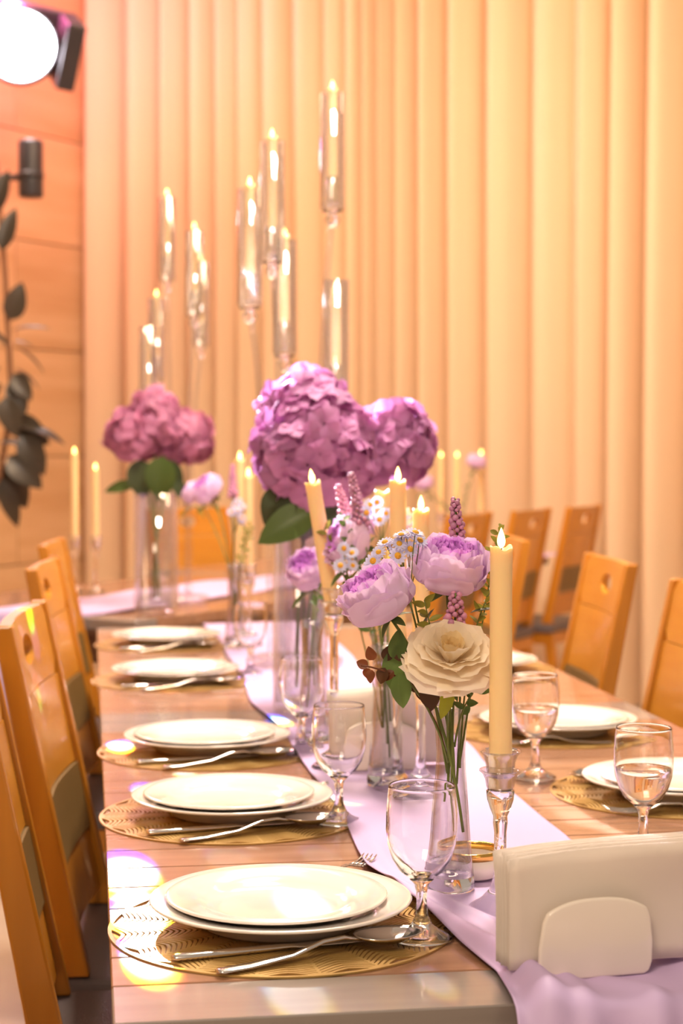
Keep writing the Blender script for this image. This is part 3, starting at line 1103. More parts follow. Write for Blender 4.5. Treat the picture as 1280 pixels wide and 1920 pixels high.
for li, (cnt, L_, t0, t1, A, ruf, mt, off) in enumerate((
        (5, 0.054, 1.10, 1.78, 0.86, 0.0022, 'cream', -0.004),
        (5, 0.053, 0.98, 1.60, 0.86, 0.0022, 'cream', -0.002),
        (5, 0.051, 0.86, 1.40, 0.84, 0.0020, 'cream', 0.000),
        (5, 0.048, 0.76, 1.15, 0.84, 0.0018, 'cream', 0.001),
        (5, 0.045, 0.66, 0.80, 0.84, 0.0016, 'cream', 0.002),
        (5, 0.041, 0.56, 0.42, 0.86, 0.0012, 'cream', 0.003),
        (4, 0.036, 0.44, 0.10, 0.98, 0.0010, 'cream2', 0.003),
        (4, 0.031, 0.32, -0.10, 1.05, 0.0008, 'cream2', 0.003),
        (3, 0.026, 0.20, -0.10, 1.20, 0.0006, 'cream2', 0.003))):
    ROSE.append((cnt, off, [petal(open_prof(L_, t0, t1), A, M[mt], ruf, 90 + li * 7 + k, tipw=0.92) for k in range(2)]))


def bloom(kind, parent, loc, axis, size=1.0, seed=0, spin=0.0):
    rr = random.Random(seed)
    q = orient(axis, spin)
    for li, (cnt, off, ms) in enumerate(kind):
        a0 = rr.uniform(0, 6.28)
        for k in range(cnt):
            a = a0 + 2 * math.pi * k / cnt + rr.uniform(-0.08, 0.08)
            tilt = Quaternion((0, 1, 0), rr.uniform(-0.05, 0.06))
            qq = q @ Quaternion((0, 0, 1), a) @ tilt
            o = Vector((0, 0, off * size))
            o.rotate(q)
            ob('petal', ms[k % 2], parent, Vector(loc) + o, qq, size * rr.uniform(0.97, 1.03))


SEP = leaf_mesh('sepal', 0.03, 0.012, M['leaf'])


def flower(kind, name, label, cat, base, mid, head, axis, size=1.0, seed=0, group=None, leaves=(), spin=0.0, srad=0.0017):
    """stem base at world point, bloom centre at head"""
    base, mid, head = Vector(base), Vector(mid), Vector(head)
    t = root(name, base, label, cat, group)
    ax = Vector(axis).normalized()
    under = head - ax * 0.024 * size
    ob('stem', me('stem', *tube(bez((0, 0, 0), mid - base, under - base, 12), srad, 7), M['stem']), t)
    bloom(kind, t, head - base, ax, size, seed, spin)
    for k in range(5):
        a = 2 * math.pi * k / 5
        d = Vector((math.cos(a), math.sin(a), -0.1))
        q = orient(ax)
        d.rotate(q)
        ob('sepal', SEP, t, under - base, leafq(d, ax), size * 0.9)
    for (p, d, l, w_, m_) in leaves:
        leaf(t, Vector(p) - base, d, l, w_, m_)
    return t


def berry_spike(label, base, mid, tip, length, seed, single=True, size=1.0, top_r=0.004, bot_r=0.0122, group='lilac berry spikes'):
    base, mid, tip = Vector(base), Vector(mid), Vector(tip)
    t = root('berry_spike', base, label, 'berry spike', group)
    pts = bez((0, 0, 0), mid - base, tip - base, 14)
    ob('stem', me('stem', *tube(pts, 0.0013, 6), M['stem']), t)
    ax = (pts[-1] - pts[-3]).normalized()
    rr = random.Random(seed)
    bs = []
    nb = int(70 * length / 0.075)
    for k in range(nb):
        u = (k + 0.5) / nb
        r = (bot_r + (top_r - bot_r) * u) * rr.uniform(0.75, 1.0)
        a = k * 2.39996
        a1 = ax.orthogonal().normalized()
        a2 = ax.cross(a1)
        c = pts[-1] - ax * length * (1 - u) + (a1 * math.cos(a) + a2 * math.sin(a)) * r
        bs.append((c, rr.uniform(0.0028, 0.0048) * (1.05 - 0.35 * u) * size))
    if single:
        for c, s in bs:
            ob('berry', BER, t, c, None, s)
    else:
        sv, sf = lathe([(math.sin(i * math.pi / 5) + 1e-4, -math.cos(i * math.pi / 5)) for i in range(6)], 8)
        parts = [([c + Vector(x) * s for x in sv], sf) for c, s in bs]
        o = ob('berries', me('berries', *join(*parts), M['berry']), t)
        o['kind'] = 'stuff'
    return t


BER = me('berry', *lathe([(math.sin(i * math.pi / 6) + 1e-4, -math.cos(i * math.pi / 6)) for i in range(7)], 10), M['berry'])


def sprig(label, base, mid, tip, n, L_, mat='sprig', seed=0, group='leafy sprigs', wd=0.45, frm=0.35, name='leafy_sprig'):
    base, mid, tip = Vector(base), Vector(mid), Vector(tip)
    t = root(name, base, label, 'foliage', group)
    pts = bez((0, 0, 0), mid - base, tip - base, 16)
    ob('stem', me('stem', *tube(pts, [0.0012 - 0.0006 * i / 15 for i in range(16)], 6), M['stem']), t)
    rr = random.Random(seed)
    for k in range(n):
        u = frm + (1 - frm) * (k + 0.5) / n
        i = min(14, int(u * 15))
        c = pts[i].lerp(pts[i + 1], u * 15 - i)
        ax = (pts[i + 1] - pts[i]).normalized()
        a1 = ax.orthogonal().normalized()
        a2 = ax.cross(a1)
        a = k * 2.4 + rr.uniform(-0.4, 0.4)
        d = (a1 * math.cos(a) + a2 * math.sin(a)) * 0.9 + ax * rr.uniform(0.3, 0.7)
        leaf(t, c, d, L_ * rr.uniform(0.75, 1.15), L_ * wd, mat, up=toCam + Vector((rr.uniform(-.5, .5), rr.uniform(-.5, .5), rr.uniform(0, .8))))
    return t


def daisy_petals():
    parts = []
    for ring, (n_, L_, up) in enumerate(((13, 0.0095, 0.12), (11, 0.0082, 0.30))):
        for k in range(n_):
            a = 2 * math.pi * (k + 0.5 * ring) / n_
            ca, sa = math.cos(a), math.sin(a)
            v = []
            for (r, wd) in ((0.002, 0.0007), (0.0055, 0.0014), (L_ - 0.001, 0.0012), (L_, 0.0004)):
                for s in (-1, 1):
                    v.append((r * ca - s * wd * sa, r * sa + s * wd * ca, r * up + 0.0004 * ring - 8 * r * r))
            parts.append((v, [(0, 1, 3, 2), (2, 3, 5, 4), (4, 5, 7, 6)]))
    return me('petals', *join(*parts), M['daisy'])


DPET = daisy_petals()
DCEN = me('flower_heart', *lathe([(0.0036, 0.0), (0.0034, 0.0012), (0.0024, 0.0022), (0.0002, 0.0027)], 14), M['daisyc'])


def daisy_spray(label, base, fork, heads, size=1.0, group='blue white daisy sprays'):
    base, fork = Vector(base), Vector(fork)
    t = root('daisy_spray', base, label, 'daisies', group)
    parts = [tube(bez((0, 0, 0), (fork - base) * 0.5 + Vector((0.002, 0, 0.004)), fork - base, 8), 0.0011, 6)]
    rr = random.Random(len(heads))
    for h, ax in heads:
        h = Vector(h)
        parts.append(tube(bez(fork - base, (fork + h) / 2 - base + Vector((rr.uniform(-.004, .004), 0, -0.004)), h - base, 6), 0.0006, 5))
    ob('stem', me('stem', *join(*parts), M['stem']), t)
    for h, ax in heads:
        q = orient(ax, rr.uniform(0, 6))
        p = ob('petals', DPET, t, Vector(h) - base, q, size * rr.uniform(0.9, 1.15))
        ob('flower_heart', DCEN, p, (0, 0, 0.0006))
    return t


def bud_parts(h, rb, rt, base=0.017):
    prof = []
    for i in range(12):
        t = i / 11
        r = rb + (rt * 0.80 - rb) * min(1, t / 0.70) ** 0.8
        if t > 0.70:
            r = rt * 0.80 + rt * 0.20 * ((t - 0.70) / 0.30) ** 1.5
        prof.append((r, base + (h - base) * t))
    inner = [(r - 0.0022, z) for r, z in reversed(prof)]
    wall = me('vase_wall', *lathe(prof + [(prof[-1][0] - 0.0011, h + 0.0008)] + inner, 44, True), M['vase'])
    foot = me('vase_foot', *lathe([(0.0005, 0.0), (rb * 0.95, 0.0), (rb * 1.02, 0.002), (rb * 1.02, 0.006), (rb, base - 0.0002), (rb * 0.80, base - 0.001), (rb * 0.5, base - 0.0045), (rb * 0.2, base - 0.006), (0.0005, base - 0.006)], 44), M['glass'])
    bub = me('air_bubble', *lathe([(0.0003, 0.0035), (0.005, 0.0035), (0.0025, 0.006), (0.002, 0.0085), (0.004, 0.0095), (0.0003, 0.0098)], 20), M['water'])
    return wall, foot, bub


BUDW, BUDF, BUDB = bud_parts(0.205, 0.0262, 0.0200)


def bud_vase(x, y, label, z0=0.7562):
    r_ = root('bud_vase', (x, y, z0), label, 'vase', 'tapered bud vases')
    ob('vase_wall', BUDW, r_)
    ob('vase_foot', BUDF, r_)
    ob('air_bubble', BUDB, r_)


# ---- front bouquet
fv = Vector((0.377, 1.845, 0.7562))
bud_vase(fv.x, fv.y, 'tapered clear glass bud vase holding the nearest bouquet')
D0 = 1.86


def A(px, py, d=D0):
    return atd(px, py, d)


mouth = A(842, 1338)
G1 = 'stems in the nearest bouquet'
r1 = A(713, 1128, 1.83)
flower(PEONY, 'peony_stem', 'pale lilac peony tilted left, lowest of the two in the nearest bouquet', 'flower', A(868, 1560, 1.862), A(835, 1300, 1.86), r1,
       -RIGHT * 0.50 + UP * 0.80 + toCam * 0.22, 0.93, 3, 'peonies', leaves=[(A(745, 1215, 1.85), RIGHT * -0.1 + UP * -0.9 + toCam * 0.3, 0.05, 0.028, 'leaf'), (A(770, 1200, 1.86), RIGHT * 0.6 - UP * 0.5, 0.04, 0.02, 'leaf')])
r2 = A(843, 1072, 1.89)
flower(PEONY, 'peony_stem', 'pale lilac peony with orchid heart, uppermost in the nearest bouquet', 'flower', A(838, 1500, 1.87), A(850, 1300, 1.88), r2,
       RIGHT * 0.12 + UP * 0.92 + toCam * 0.36, 0.95, 8, 'peonies', leaves=[(A(815, 1140, 1.87), RIGHT * -0.5 - UP * 0.7, 0.05, 0.022, 'leafd'), (A(880, 1150, 1.87), RIGHT * 0.6 + UP * 0.2, 0.04, 0.018, 'leafd')])
r3 = A(842, 1246, 1.84)
flower(ROSE, 'rose_stem', 'open cream rose low in the nearest bouquet, partly behind the tall candle', 'flower', A(852, 1480, 1.862), A(848, 1360, 1.86), r3,
       RIGHT * 0.06 + UP * 0.80 + toCam * 0.62, 0.98, 5, leaves=[(A(850, 1300, 1.85), RIGHT * 0.7 + UP * 0.15, 0.03, 0.012, 'leafd')])
berry_spike('lilac berry spike standing up behind the nearest bouquet', A(856, 1470, 1.87), A(870, 1250, 1.92), A(853, 935, 1.93), 0.072, 4)
berry_spike('small lilac berry spike between the two peonies and the cream rose', A(846, 1470, 1.86), A(850, 1300, 1.86), A(854, 1112, 1.85), 0.036, 9, top_r=0.004, bot_r=0.013)
DH = []
for (px, py, ax) in ((693, 1060, (-.5, .3, .8)), (710, 1036, (-.3, .5, .8)), (739, 1024, (-.1, .6, .8)), (748, 1020, (.1, .5, .8)), (722, 1018, (-.3, .8, .4)), (762, 1003, (.0, .8, .5)),
                     (778, 1000, (.3, .8, .3)), (786, 1014, (.4, .6, .6)), (745, 1042, (.2, .1, .8)), (681, 1082, (-.8, .0, .5)), (752, 1004, (-.1, .9, .2)), (700, 1052, (-.4, .2, .8)), (768, 1030, (.4, .3, .8))):
    DH.append((A(px, py, 1.87 + random.uniform(-0.012, 0.012)), RIGHT * ax[0] + UP * ax[1] + toCam * ax[2]))
daisy_spray('cluster of small blue white daisies at the upper left of the nearest bouquet', A(838, 1450, 1.868), A(772, 1110, 1.88), DH[:7])
daisy_spray('second cluster of small blue white daisies tucked against the left peony', A(842, 1450, 1.872), A(766, 1120, 1.89), DH[7:])
sprig('thin yellow green sprig pointing up beside the tall candle', A(860, 1440, 1.875), A(905, 1150, 1.90), A(937, 985, 1.91), 22, 0.013, seed=2, frm=0.55)
sprig('yellow green sprig behind the cream rose and tall candle', A(862, 1440, 1.872), A(870, 1180, 1.88), A(925, 1100, 1.88), 18, 0.015, seed=5, frm=0.5)
sprig('yellow green sprig between the lilac peonies', A(850, 1440, 1.868), A(820, 1230, 1.86), A(795, 1125, 1.85), 16, 0.016, seed=6, frm=0.5)
sprig('green sprig low under the cream rose, right of the vase mouth', A(852, 1400, 1.862), A(862, 1320, 1.85), A(893, 1292, 1.84), 6, 0.018, 'leaf', seed=8, frm=0.4)
# russet eucalyptus on the left
eu = root('eucalyptus_sprig', A(838, 1420, 1.86), 'russet eucalyptus sprig reaching left below the lilac peony', 'foliage', 'leafy sprigs')
eb = eu.location
pts = bez((0, 0, 0), A(800, 1260, 1.85) - eb, A(676, 1248, 1.83) - eb, 14)
ob('stem', me('stem', *tube(pts, 0.0011, 6), M['redleaf']), eu)
for (px, py, dx, dy, l) in ((690, 1250, -.7, .3, .020), (686, 1252, .2, -1, .017), (700, 1238, -.4, .9, .022), (722, 1252, -.4, -1, .026), (724, 1240, .2, 1, .026), (748, 1240, .1, 1, .034), (752, 1262, -.2, -1, .022), (765, 1262, .4, -.9, .03),
                            (775, 1245, .5, .6, .03), (738, 1258, -.7, -.6, .02), (790, 1275, .3, -.8, .04), (805, 1290, .1, -.9, .036), (697, 1256, -.2, -.8, .02)):
    leaf(eu, A(px, py, 1.845 + random.uniform(-.01, .01)) - eb, RIGHT * dx + UP * dy + toCam * random.uniform(-.2, .4), l * 0.72, l * 0.55, 'redleaf' if l < 0.024 or random.random() < 0.4 else 'browl', up=toCam + RIGHT * random.uniform(-.6, .6) + UP * random.uniform(-.2, .6))
lv = root('leaf_stem', A(840, 1430, 1.86), 'stem with broad green leaves hanging at the vase mouth', 'foliage', 'leafy sprigs')
lb_ = lv.location
ob('stem', me('stem', *join(tube(bez((0, 0, 0), A(815, 1330, 1.85) - lb_, A(760, 1272, 1.83) - lb_, 8), 0.0012, 6), tube(bez((0, 0, 0), A(838, 1330, 1.85) - lb_, A(838, 1285, 1.83) - lb_, 8), 0.0012, 6)), M['stem']), lv)
leaf(lv, A(748, 1262, 1.83) - lb_, RIGHT * 0.12 - UP + toCam * 0.1, 0.038, 0.024, 'leaf', up=toCam)
leaf(lv, A(838, 1286, 1.825) - lb_, RIGHT * -0.05 - UP + toCam * 0.1, 0.036, 0.018, 'lime', up=toCam * 0.8 + RIGHT * 0.5, ser=0.12)
leaf(lv, A(800, 1285, 1.83) - lb_, RIGHT * 0.15 - UP * 0.8 + toCam * 0.2, 0.026, 0.02, 'browl', up=toCam)
leaf(lv, A(742, 1238, 1.84) - lb_, RIGHT * 0.1 + UP * 0.9 + toCam * 0.3, 0.034, 0.022, 'leaf', up=toCam)


# ---- second bouquet and its neighbours on the runner (blurred)
def side_bouquet(px, py, vd, zx, items, vlabel, short):
    """vase at onz pixel; items with pixels at their own distance"""
    p = onz(px, py, 0.757)
    bud_vase(p.x, p.y, vlabel, 0.757)
    base = p + Vector((0, 0, 0.07))
    rr = random.Random(px)
    for it in items:
        kind, x, y, d, lab = it[:5]
        h = atd(x, y, d)
        b = base + Vector((rr.uniform(-.008, .008), rr.uniform(-.008, .008), rr.uniform(-0.03, 0.04)))
        mid = Vector((p.x, p.y, 0.757 + 0.215)) + Vector((rr.uniform(-.006, .006), rr.uniform(-.006, .006), 0))
        if kind == 'peony':
            flower(PEONY, 'peony_stem', lab, 'flower', b, mid, h, it[5], it[6], x, 'peonies', leaves=[(h - Vector((0, 0, 0.03)), (0.5, -0.2, -0.4), 0.045, 0.022, 'leaf'), (h - Vector((0, 0, 0.035)), (-0.6, -0.2, -0.3), 0.045, 0.022, 'leaf')])
        elif kind == 'rose':
            flower(ROSE, 'rose_stem', lab, 'flower', b, mid, h, it[5], it[6], x, 'roses')
        elif kind == 'berry':
            berry_spike(lab, b, mid, h, it[5], x, False)
        elif kind == 'daisy':
            heads = [(h + Vector((rr.uniform(-1, 1) * 0.022, rr.uniform(-1, 1) * 0.015, rr.uniform(-1, 1) * 0.02)), Vector((rr.uniform(-.5, .5), -1, rr.uniform(0, 1)))) for _ in range(7)]
            daisy_spray(lab, b, h - Vector((0, 0, 0.045)), heads, 1.1)
        elif kind == 'sprig':
            sprig(lab, b, mid, h, it[5], 0.018, it[6], seed=x, frm=0.55)


tc = -Vector((FWD.x, FWD.y, 0)).normalized()
side_bouquet(722, 1472, 2.47, 0, [
    ('peony', 660, 1020, 2.58, 'white lilac peony turned sideways in the second bouquet, beside the leaning candle', RIGHT * -0.8 + UP * 0.3 + toCam * 0.3, 0.95),
    ('peony', 728, 985, 2.64, 'pink peony at the back of the second bouquet, behind the daisies', UP * 0.9 + toCam * 0.2, 0.85),
    ('berry', 657, 886, 2.60, 'tall pinkish berry spike in the second bouquet, left of the two candles', 0.095),
    ('berry', 633, 910, 2.66, 'pinkish berry spike of the second bouquet, before the hydrangea', 0.08),
    ('daisy', 716, 965, 2.55, 'blurred blue white daisies between candle and berry spike in the second bouquet'),
    ('daisy', 655, 1040, 2.52, 'blurred daisies under the sideways peony of the second bouquet'),
    ('sprig', 606, 990, 2.60, 'olive green sprig crossing the leaning candle', 24, 'sprig'),
    ('sprig', 640, 960, 2.56, 'green sprig rising between leaning candle and berry spike', 20, 'leaf'),
    ('sprig', 650, 1085, 2.54, 'green leafy sprig hanging below the sideways peony', 22, 'leaf'),
], 'blurred bud vase of the second bouquet, beside the middle napkin holder', 'second')
side_bouquet(585, 1395, 2.95, 0, [
    ('peony', 582, 1072, 2.95, 'deep pink peony low behind the leaning candle', RIGHT * -0.3 + UP * 0.6 + toCam * 0.5, 0.92),
    ('sprig', 610, 1050, 2.98, 'green sprig behind the leaning candle at the deep pink peony', 14, 'leaf'),
], 'blurred bud vase with one thick green stem, below the big hydrangea bouquet', 'third')
side_bouquet(440, 1215, 4.2, 0, [
    ('daisy', 455, 950, 4.25, 'blurred pale blue daisies left of the big hydrangea bouquet, upper bunch'),
    ('daisy', 438, 965, 4.20, 'blurred pale blue daisies left of the big hydrangea bouquet, lower bunch'),
    ('peony', 392, 920, 4.35, 'blurred lilac peony between the two hydrangea bouquets', RIGHT * -0.5 + UP * 0.6 + toCam * 0.3, 0.95),
    ('berry', 436, 872, 4.30, 'blurred lilac berry spike beside the far candle flames', 0.09),
    ('sprig', 470, 985, 4.2, 'blurred green sprig under the pale blue daisies', 18, 'sprig'),
    ('peony', 362, 925, 4.45, 'small blurred lilac peony just right of the rear hydrangea leaves', RIGHT * -0.6 + UP * 0.4, 0.7),
], 'far blurred bud vase left of the big hydrangea vase', 'fourth')
side_bouquet(862, 1052, 7.4, 0, [
    ('peony', 892, 868, 7.45, 'distant pink peony beside the right candle before the drape', RIGHT * 0.2 + UP * 0.8, 1.0),
    ('peony', 795, 908, 7.35, 'distant lilac peony peeking right of the big hydrangea bouquet', RIGHT * -0.2 + UP * 0.8, 0.95),
    ('sprig', 878, 905, 7.4, 'distant dark green sprig under the distant pink peony', 12, 'leaf'),
    ('sprig', 800, 930, 7.4, 'distant dark green sprig under the distant lilac peony', 12, 'leaf'),
], 'distant bud vase hidden behind the far chair', 'fifth')


# ---- hydrangeas
def floret_mesh(mat):
    parts = []
    rr = random.Random(2)
    for k in range(4):
        a = k * math.pi / 2 + rr.uniform(-0.15, 0.15)
        nu, nv = 5, 5
        v = []
        for j in range(nv):
            t = j / (nv - 1)
            r = 0.002 + 0.027 * t
            wd = 0.0165 * math.sin(math.pi * (0.12 + 0.74 * t)) ** 0.8
            for i in range(nu):
                u = -1 + 2 * i / (nu - 1)
                x, y = r - 0.004 * u * u * t, u * wd
                z = 0.007 * t - 0.010 * t * t + 0.0035 * u * u + 0.002 * math.sin(u * 4 + k) * t
                v.append((x * math.cos(a) - y * math.sin(a), x * math.sin(a) + y * math.cos(a), z))
        f = [(j * nu + i, j * nu + i + 1, (j + 1) * nu + i + 1, (j + 1) * nu + i) for j in range(nv - 1) for i in range(nu - 1)]
        parts.append((v, f))
    return me('floret', *join(*parts), mat)


FL1, FL2 = floret_mesh(M['hyd']), floret_mesh(M['hyd2'])


def hydrangea(label, base, mid, c, rad, nfl, fl, seed, group, leaves=()):
    base, c = Vector(base), Vector(c)
    t = root('hydrangea_stem', base, label, 'hydrangea', group)
    ob('stem', me('stem', *tube(bez((0, 0, 0), Vector(mid) - base, c - base, 14), 0.0035, 8), M['stem']), t)
    core = lathe([(rad * 0.55 * math.sin(i * math.pi / 8) + 1e-4, -rad * 0.55 * math.cos(i * math.pi / 8)) for i in range(9)], 16)
    ob('flower_core', me('flower_core', *core, fl.materials[0]), t, c - base)
    rr = random.Random(seed)
    for k in range(nfl):
        z = 1 - 1.75 * (k + 0.5) / nfl
        a = k * 2.39996
        s = math.sqrt(1 - z * z)
        d = Vector((s * math.cos(a), s * math.sin(a), z))
        d2 = (d + Vector((rr.uniform(-.55, .55), rr.uniform(-.55, .55), rr.uniform(-.55, .55)))).normalized()
        ob('floret', fl, t, c - base + d * rad * rr.uniform(0.80, 1.06), orient(d2, rr.uniform(0, 6.28)), rr.uniform(0.95, 1.40))
    for (p, d, l, w_, m_) in leaves:
        leaf(t, Vector(p) - base, d, l, w_, m_, up=toCam + UP * 0.45)


def cyl_vase(x, y, label, h=0.36, r=0.07, z0=0.757):
    pr = [(0.0005, 0), (r - 0.003, 0), (r, 0.003), (r, h), (r - 0.004, h), (r - 0.004, 0.018), (0.0005, 0.016)]
    return tag(ob('cylinder_vase', me('cylinder_vase', *lathe(pr, 48), M['thin']), None, (x, y, z0)), label, 'vase', 'tall cylinder vases')


DH1 = 3.20
vb = atd(563, 1320, DH1)
cyl_vase(vb.x, vb.y, 'tall clear cylinder vase under the big hydrangea bouquet', 0.345, 0.052)
hb = Vector((vb.x, vb.y, 0.80))
hm_ = Vector((vb.x, vb.y, 1.12))
hydrangea('orchid hydrangea head on top of the big bouquet', hb + Vector((.01, .01, 0)), hm_, atd(574, 780, DH1 + .04), 0.082, 84, FL1, 1, 'big hydrangea bouquet')
hydrangea('largest hydrangea head, at the front of the big bouquet', hb + Vector((-.01, -.01, 0)), hm_, atd(594, 852, DH1 - .03), 0.110, 124, FL1, 2, 'big hydrangea bouquet',
          [(atd(590, 960, DH1 - .09), RIGHT * -0.95 - UP * 0.42 + toCam * 0.25, 0.115, 0.07, 'leaf'), (atd(545, 915, DH1 - .08), RIGHT * -0.45 - UP * 0.7, 0.09, 0.07, 'leafd'),
           (atd(580, 930, DH1 - .06), RIGHT * -0.15 - UP * 0.9, 0.085, 0.07, 'leafd'), (atd(515, 925, DH1 - .03), RIGHT * -0.1 - UP * 0.9, 0.06, 0.045, 'leaf'), (atd(600, 950, DH1), RIGHT * 0.5 - UP * 0.6, 0.09, 0.06, 'leafd')])
hydrangea('right hand hydrangea head of the big bouquet, edged by white light', hb + Vector((.01, -.01, 0)), hm_, atd(728, 836, DH1 + .06), 0.078, 78, FL1, 3, 'big hydrangea bouquet')
DH2 = 5.13
vb = onz(293, 1148, 0.757)
cyl_vase(vb.x, vb.y, 'tall clear cylinder vase under the rear hydrangeas, by the drape edge', 0.355, 0.066)
hb = Vector((vb.x, vb.y, 0.80))
hm_ = Vector((vb.x, vb.y, 1.12))
hydrangea('dusky rose hydrangea head at the top of the rear bouquet', hb, hm_, atd(288, 788, DH2), 0.084, 74, FL2, 4, 'rear hydrangea bouquet',
          [(atd(262, 860, DH2 - .06), RIGHT * 0.05 - UP * 0.95, 0.12, 0.08, 'leafd'), (atd(305, 855, DH2 - .08), RIGHT * -0.1 - UP * 0.95, 0.135, 0.095, 'leaf'), (atd(255, 908, DH2 - .02), RIGHT * -1 - UP * 0.12, 0.10, 0.045, 'leaf'), (atd(318, 862, DH2 - .03), RIGHT * 0.25 - UP * 0.9, 0.11, 0.06, 'leafd')])
hydrangea('dusky rose hydrangea head at the left of the rear bouquet', hb + Vector((.01, .01, 0)), hm_, atd(248, 818, DH2 - .03), 0.074, 64, FL2, 5, 'rear hydrangea bouquet')
hydrangea('dusky rose hydrangea head at the right of the rear bouquet', hb + Vector((-.01, .01, 0)), hm_, atd(348, 822, DH2 + .02), 0.080, 70, FL2, 6, 'rear hydrangea bouquet',
          [(atd(325, 900, DH2 - .03), RIGHT * 0.5 - UP * 0.7, 0.07, 0.045, 'leafd')])


# ------------------------------------------------------------------ napkin holders, dish
def napkin_holder(p, rz, label, nlabel, nn, group):
    z0 = 0.7555
    t = root('napkin_holder', (p[0], p[1], z0), label, 'napkin holder', group, rz)
    W_, H_ = 0.058, 0.076

    def panel(y, lean):
        pts = []
        for i in range(33):
            u = -1 + i / 16
            x = W_ * u
            k = abs(u)
            z = H_ * (1 - 0.22 * k ** 2.6) if k < 0.88 else H_ * (0.842 - 0.42 * ((k - 0.88) / 0.12) ** 1.8)
            pts.append((x * (1 - 0.02), z))
        low = [(W_ * 0.98, 0.012), (W_ * 0.93, 0.003), (W_ * 0.85, 0.0), (-W_ * 0.85, 0.0), (-W_ * 0.93, 0.003), (-W_ * 0.98, 0.012)]
        ring = pts + low
        n_ = len(ring)
        th = 0.0035
        v = [(x, y - th + lean * z, z) for x, z in ring] + [(x, y + th + lean * z, z) for x, z in ring]
        f = [tuple(range(n_ - 1, -1, -1)), tuple(range(n_, 2 * n_))] + [(i, (i + 1) % n_, n_ + (i + 1) % n_, n_ + i) for i in range(n_)]
        o = ob('side_panel', me('side_panel', v, f, M['ceramic'], False), t)
        bevel(o, 0.0026, 3)
        for pl in o.data.polygons:
            pl.use_smooth = True
    panel(-0.024, -0.06)
    panel(0.024, 0.06)
    bevel(ob('base', me('base', *box(-W_ * 0.86, W_ * 0.86, -0.022, 0.022, 0.0005, 0.009), M['ceramic'], False), t), 0.002, 2)
    rr = random.Random(nn)
    for k in range(nn):
        y = -0.0165 + 0.033 * k / (nn - 1)
        half = 0.092
        hh = 0.103 + rr.uniform(-0.004, 0.004)
        x0, x1 = -half * 0.88 + rr.uniform(-0.003, 0.003), half * 1.12 + rr.uniform(-0.003, 0.003)
        th = 0.033 / (nn - 1) * 0.36
        nu, nv = 16, 9
        v, f = [], []
        p1 = rr.uniform(0, 6)
        for s in (-1, 1):
            for j in range(nv):
                z = j / (nv - 1)
                for i in range(nu):
                    u = i / (nu - 1)
                    free = max(0, z - 0.55) + 0.8 * max(0, abs(u - 0.5) - 0.32)
                    wav = 0.026 * free * math.sin(u * 4 + 0.5) + 0.002 * free * math.sin(u * 13 + p1)
                    fan = (y / 0.0165) * 0.010 * max(0, z - 0.6)
                    edge = 1 if 0 < i < nu - 1 and j < nv - 1 else 0.25
                    top = (hh + 0.012 * u) * z
                    v.append((x0 + (x1 - x0) * u, y + wav + fan + s * th * edge, 0.0105 + top))
        q = nu * nv
        for j in range(nv - 1):
            for i in range(nu - 1):
                a = j * nu + i
                f.append((a, a + 1, a + nu + 1, a + nu))
                f.append((q + a + 1, q + a, q + a + nu, q + a + nu + 1))
        for i in range(nu - 1):
            f.append((i + 1, i, q + i, q + i + 1))
            a = (nv - 1) * nu + i
            f.append((a, a + 1, q + a + 1, q + a))
        for j in range(nv - 1):
            a = j * nu
            f.append((a, a + nu, q + a + nu, q + a))
            a = j * nu + nu - 1
            f.append((a + nu, a, q + a, q + a + nu))
        o = ob('napkin', me('napkin', v, f, M['napkin']), None, (p[0], p[1], z0), (0, 0, rz))
        tag(o, ('frontmost ' if k == 0 else 'rearmost ' if k == nn - 1 else '') + 'folded white paper napkin ' + ('in between, ' if 0 < k < nn - 1 else '') + nlabel, 'napkin', 'napkins ' + nlabel)


napkin_holder((0.441, 1.541), R(7), 'white ceramic napkin holder in the right foreground', 'packed in the foreground holder', 9, 'white ceramic napkin holders')
pn = onz(700, 1440, 0.755)
napkin_holder((pn.x + 0.01, pn.y), R(-4), 'white ceramic napkin holder behind the second wine glass on the left', 'packed in the middle holder', 6, 'white ceramic napkin holders')

pd = onz(882, 1640, 0.757)
ds = root('trinket_bowl', (pd.x, pd.y, 0.757), 'small white bowl with a gold rim behind the front bud vase', 'bowl')
ob('bowl', me('bowl', *lathe([(0.0004, 0.0), (0.030, 0.0), (0.0345, 0.003), (0.0355, 0.012), (0.0355, 0.0225), (0.0330, 0.0225), (0.0328, 0.008), (0.029, 0.005), (0.0004, 0.0045)], 48), M['ceramic']), ds)
gr = ob('rim', me('rim', *lathe([(0.0357, 0.0225), (0.0360, 0.0300), (0.0348, 0.0315), (0.0330, 0.0305), (0.0328, 0.0225)], 48, True), M['gold']), ds)
gr['label'] = 'shiny gold rim'

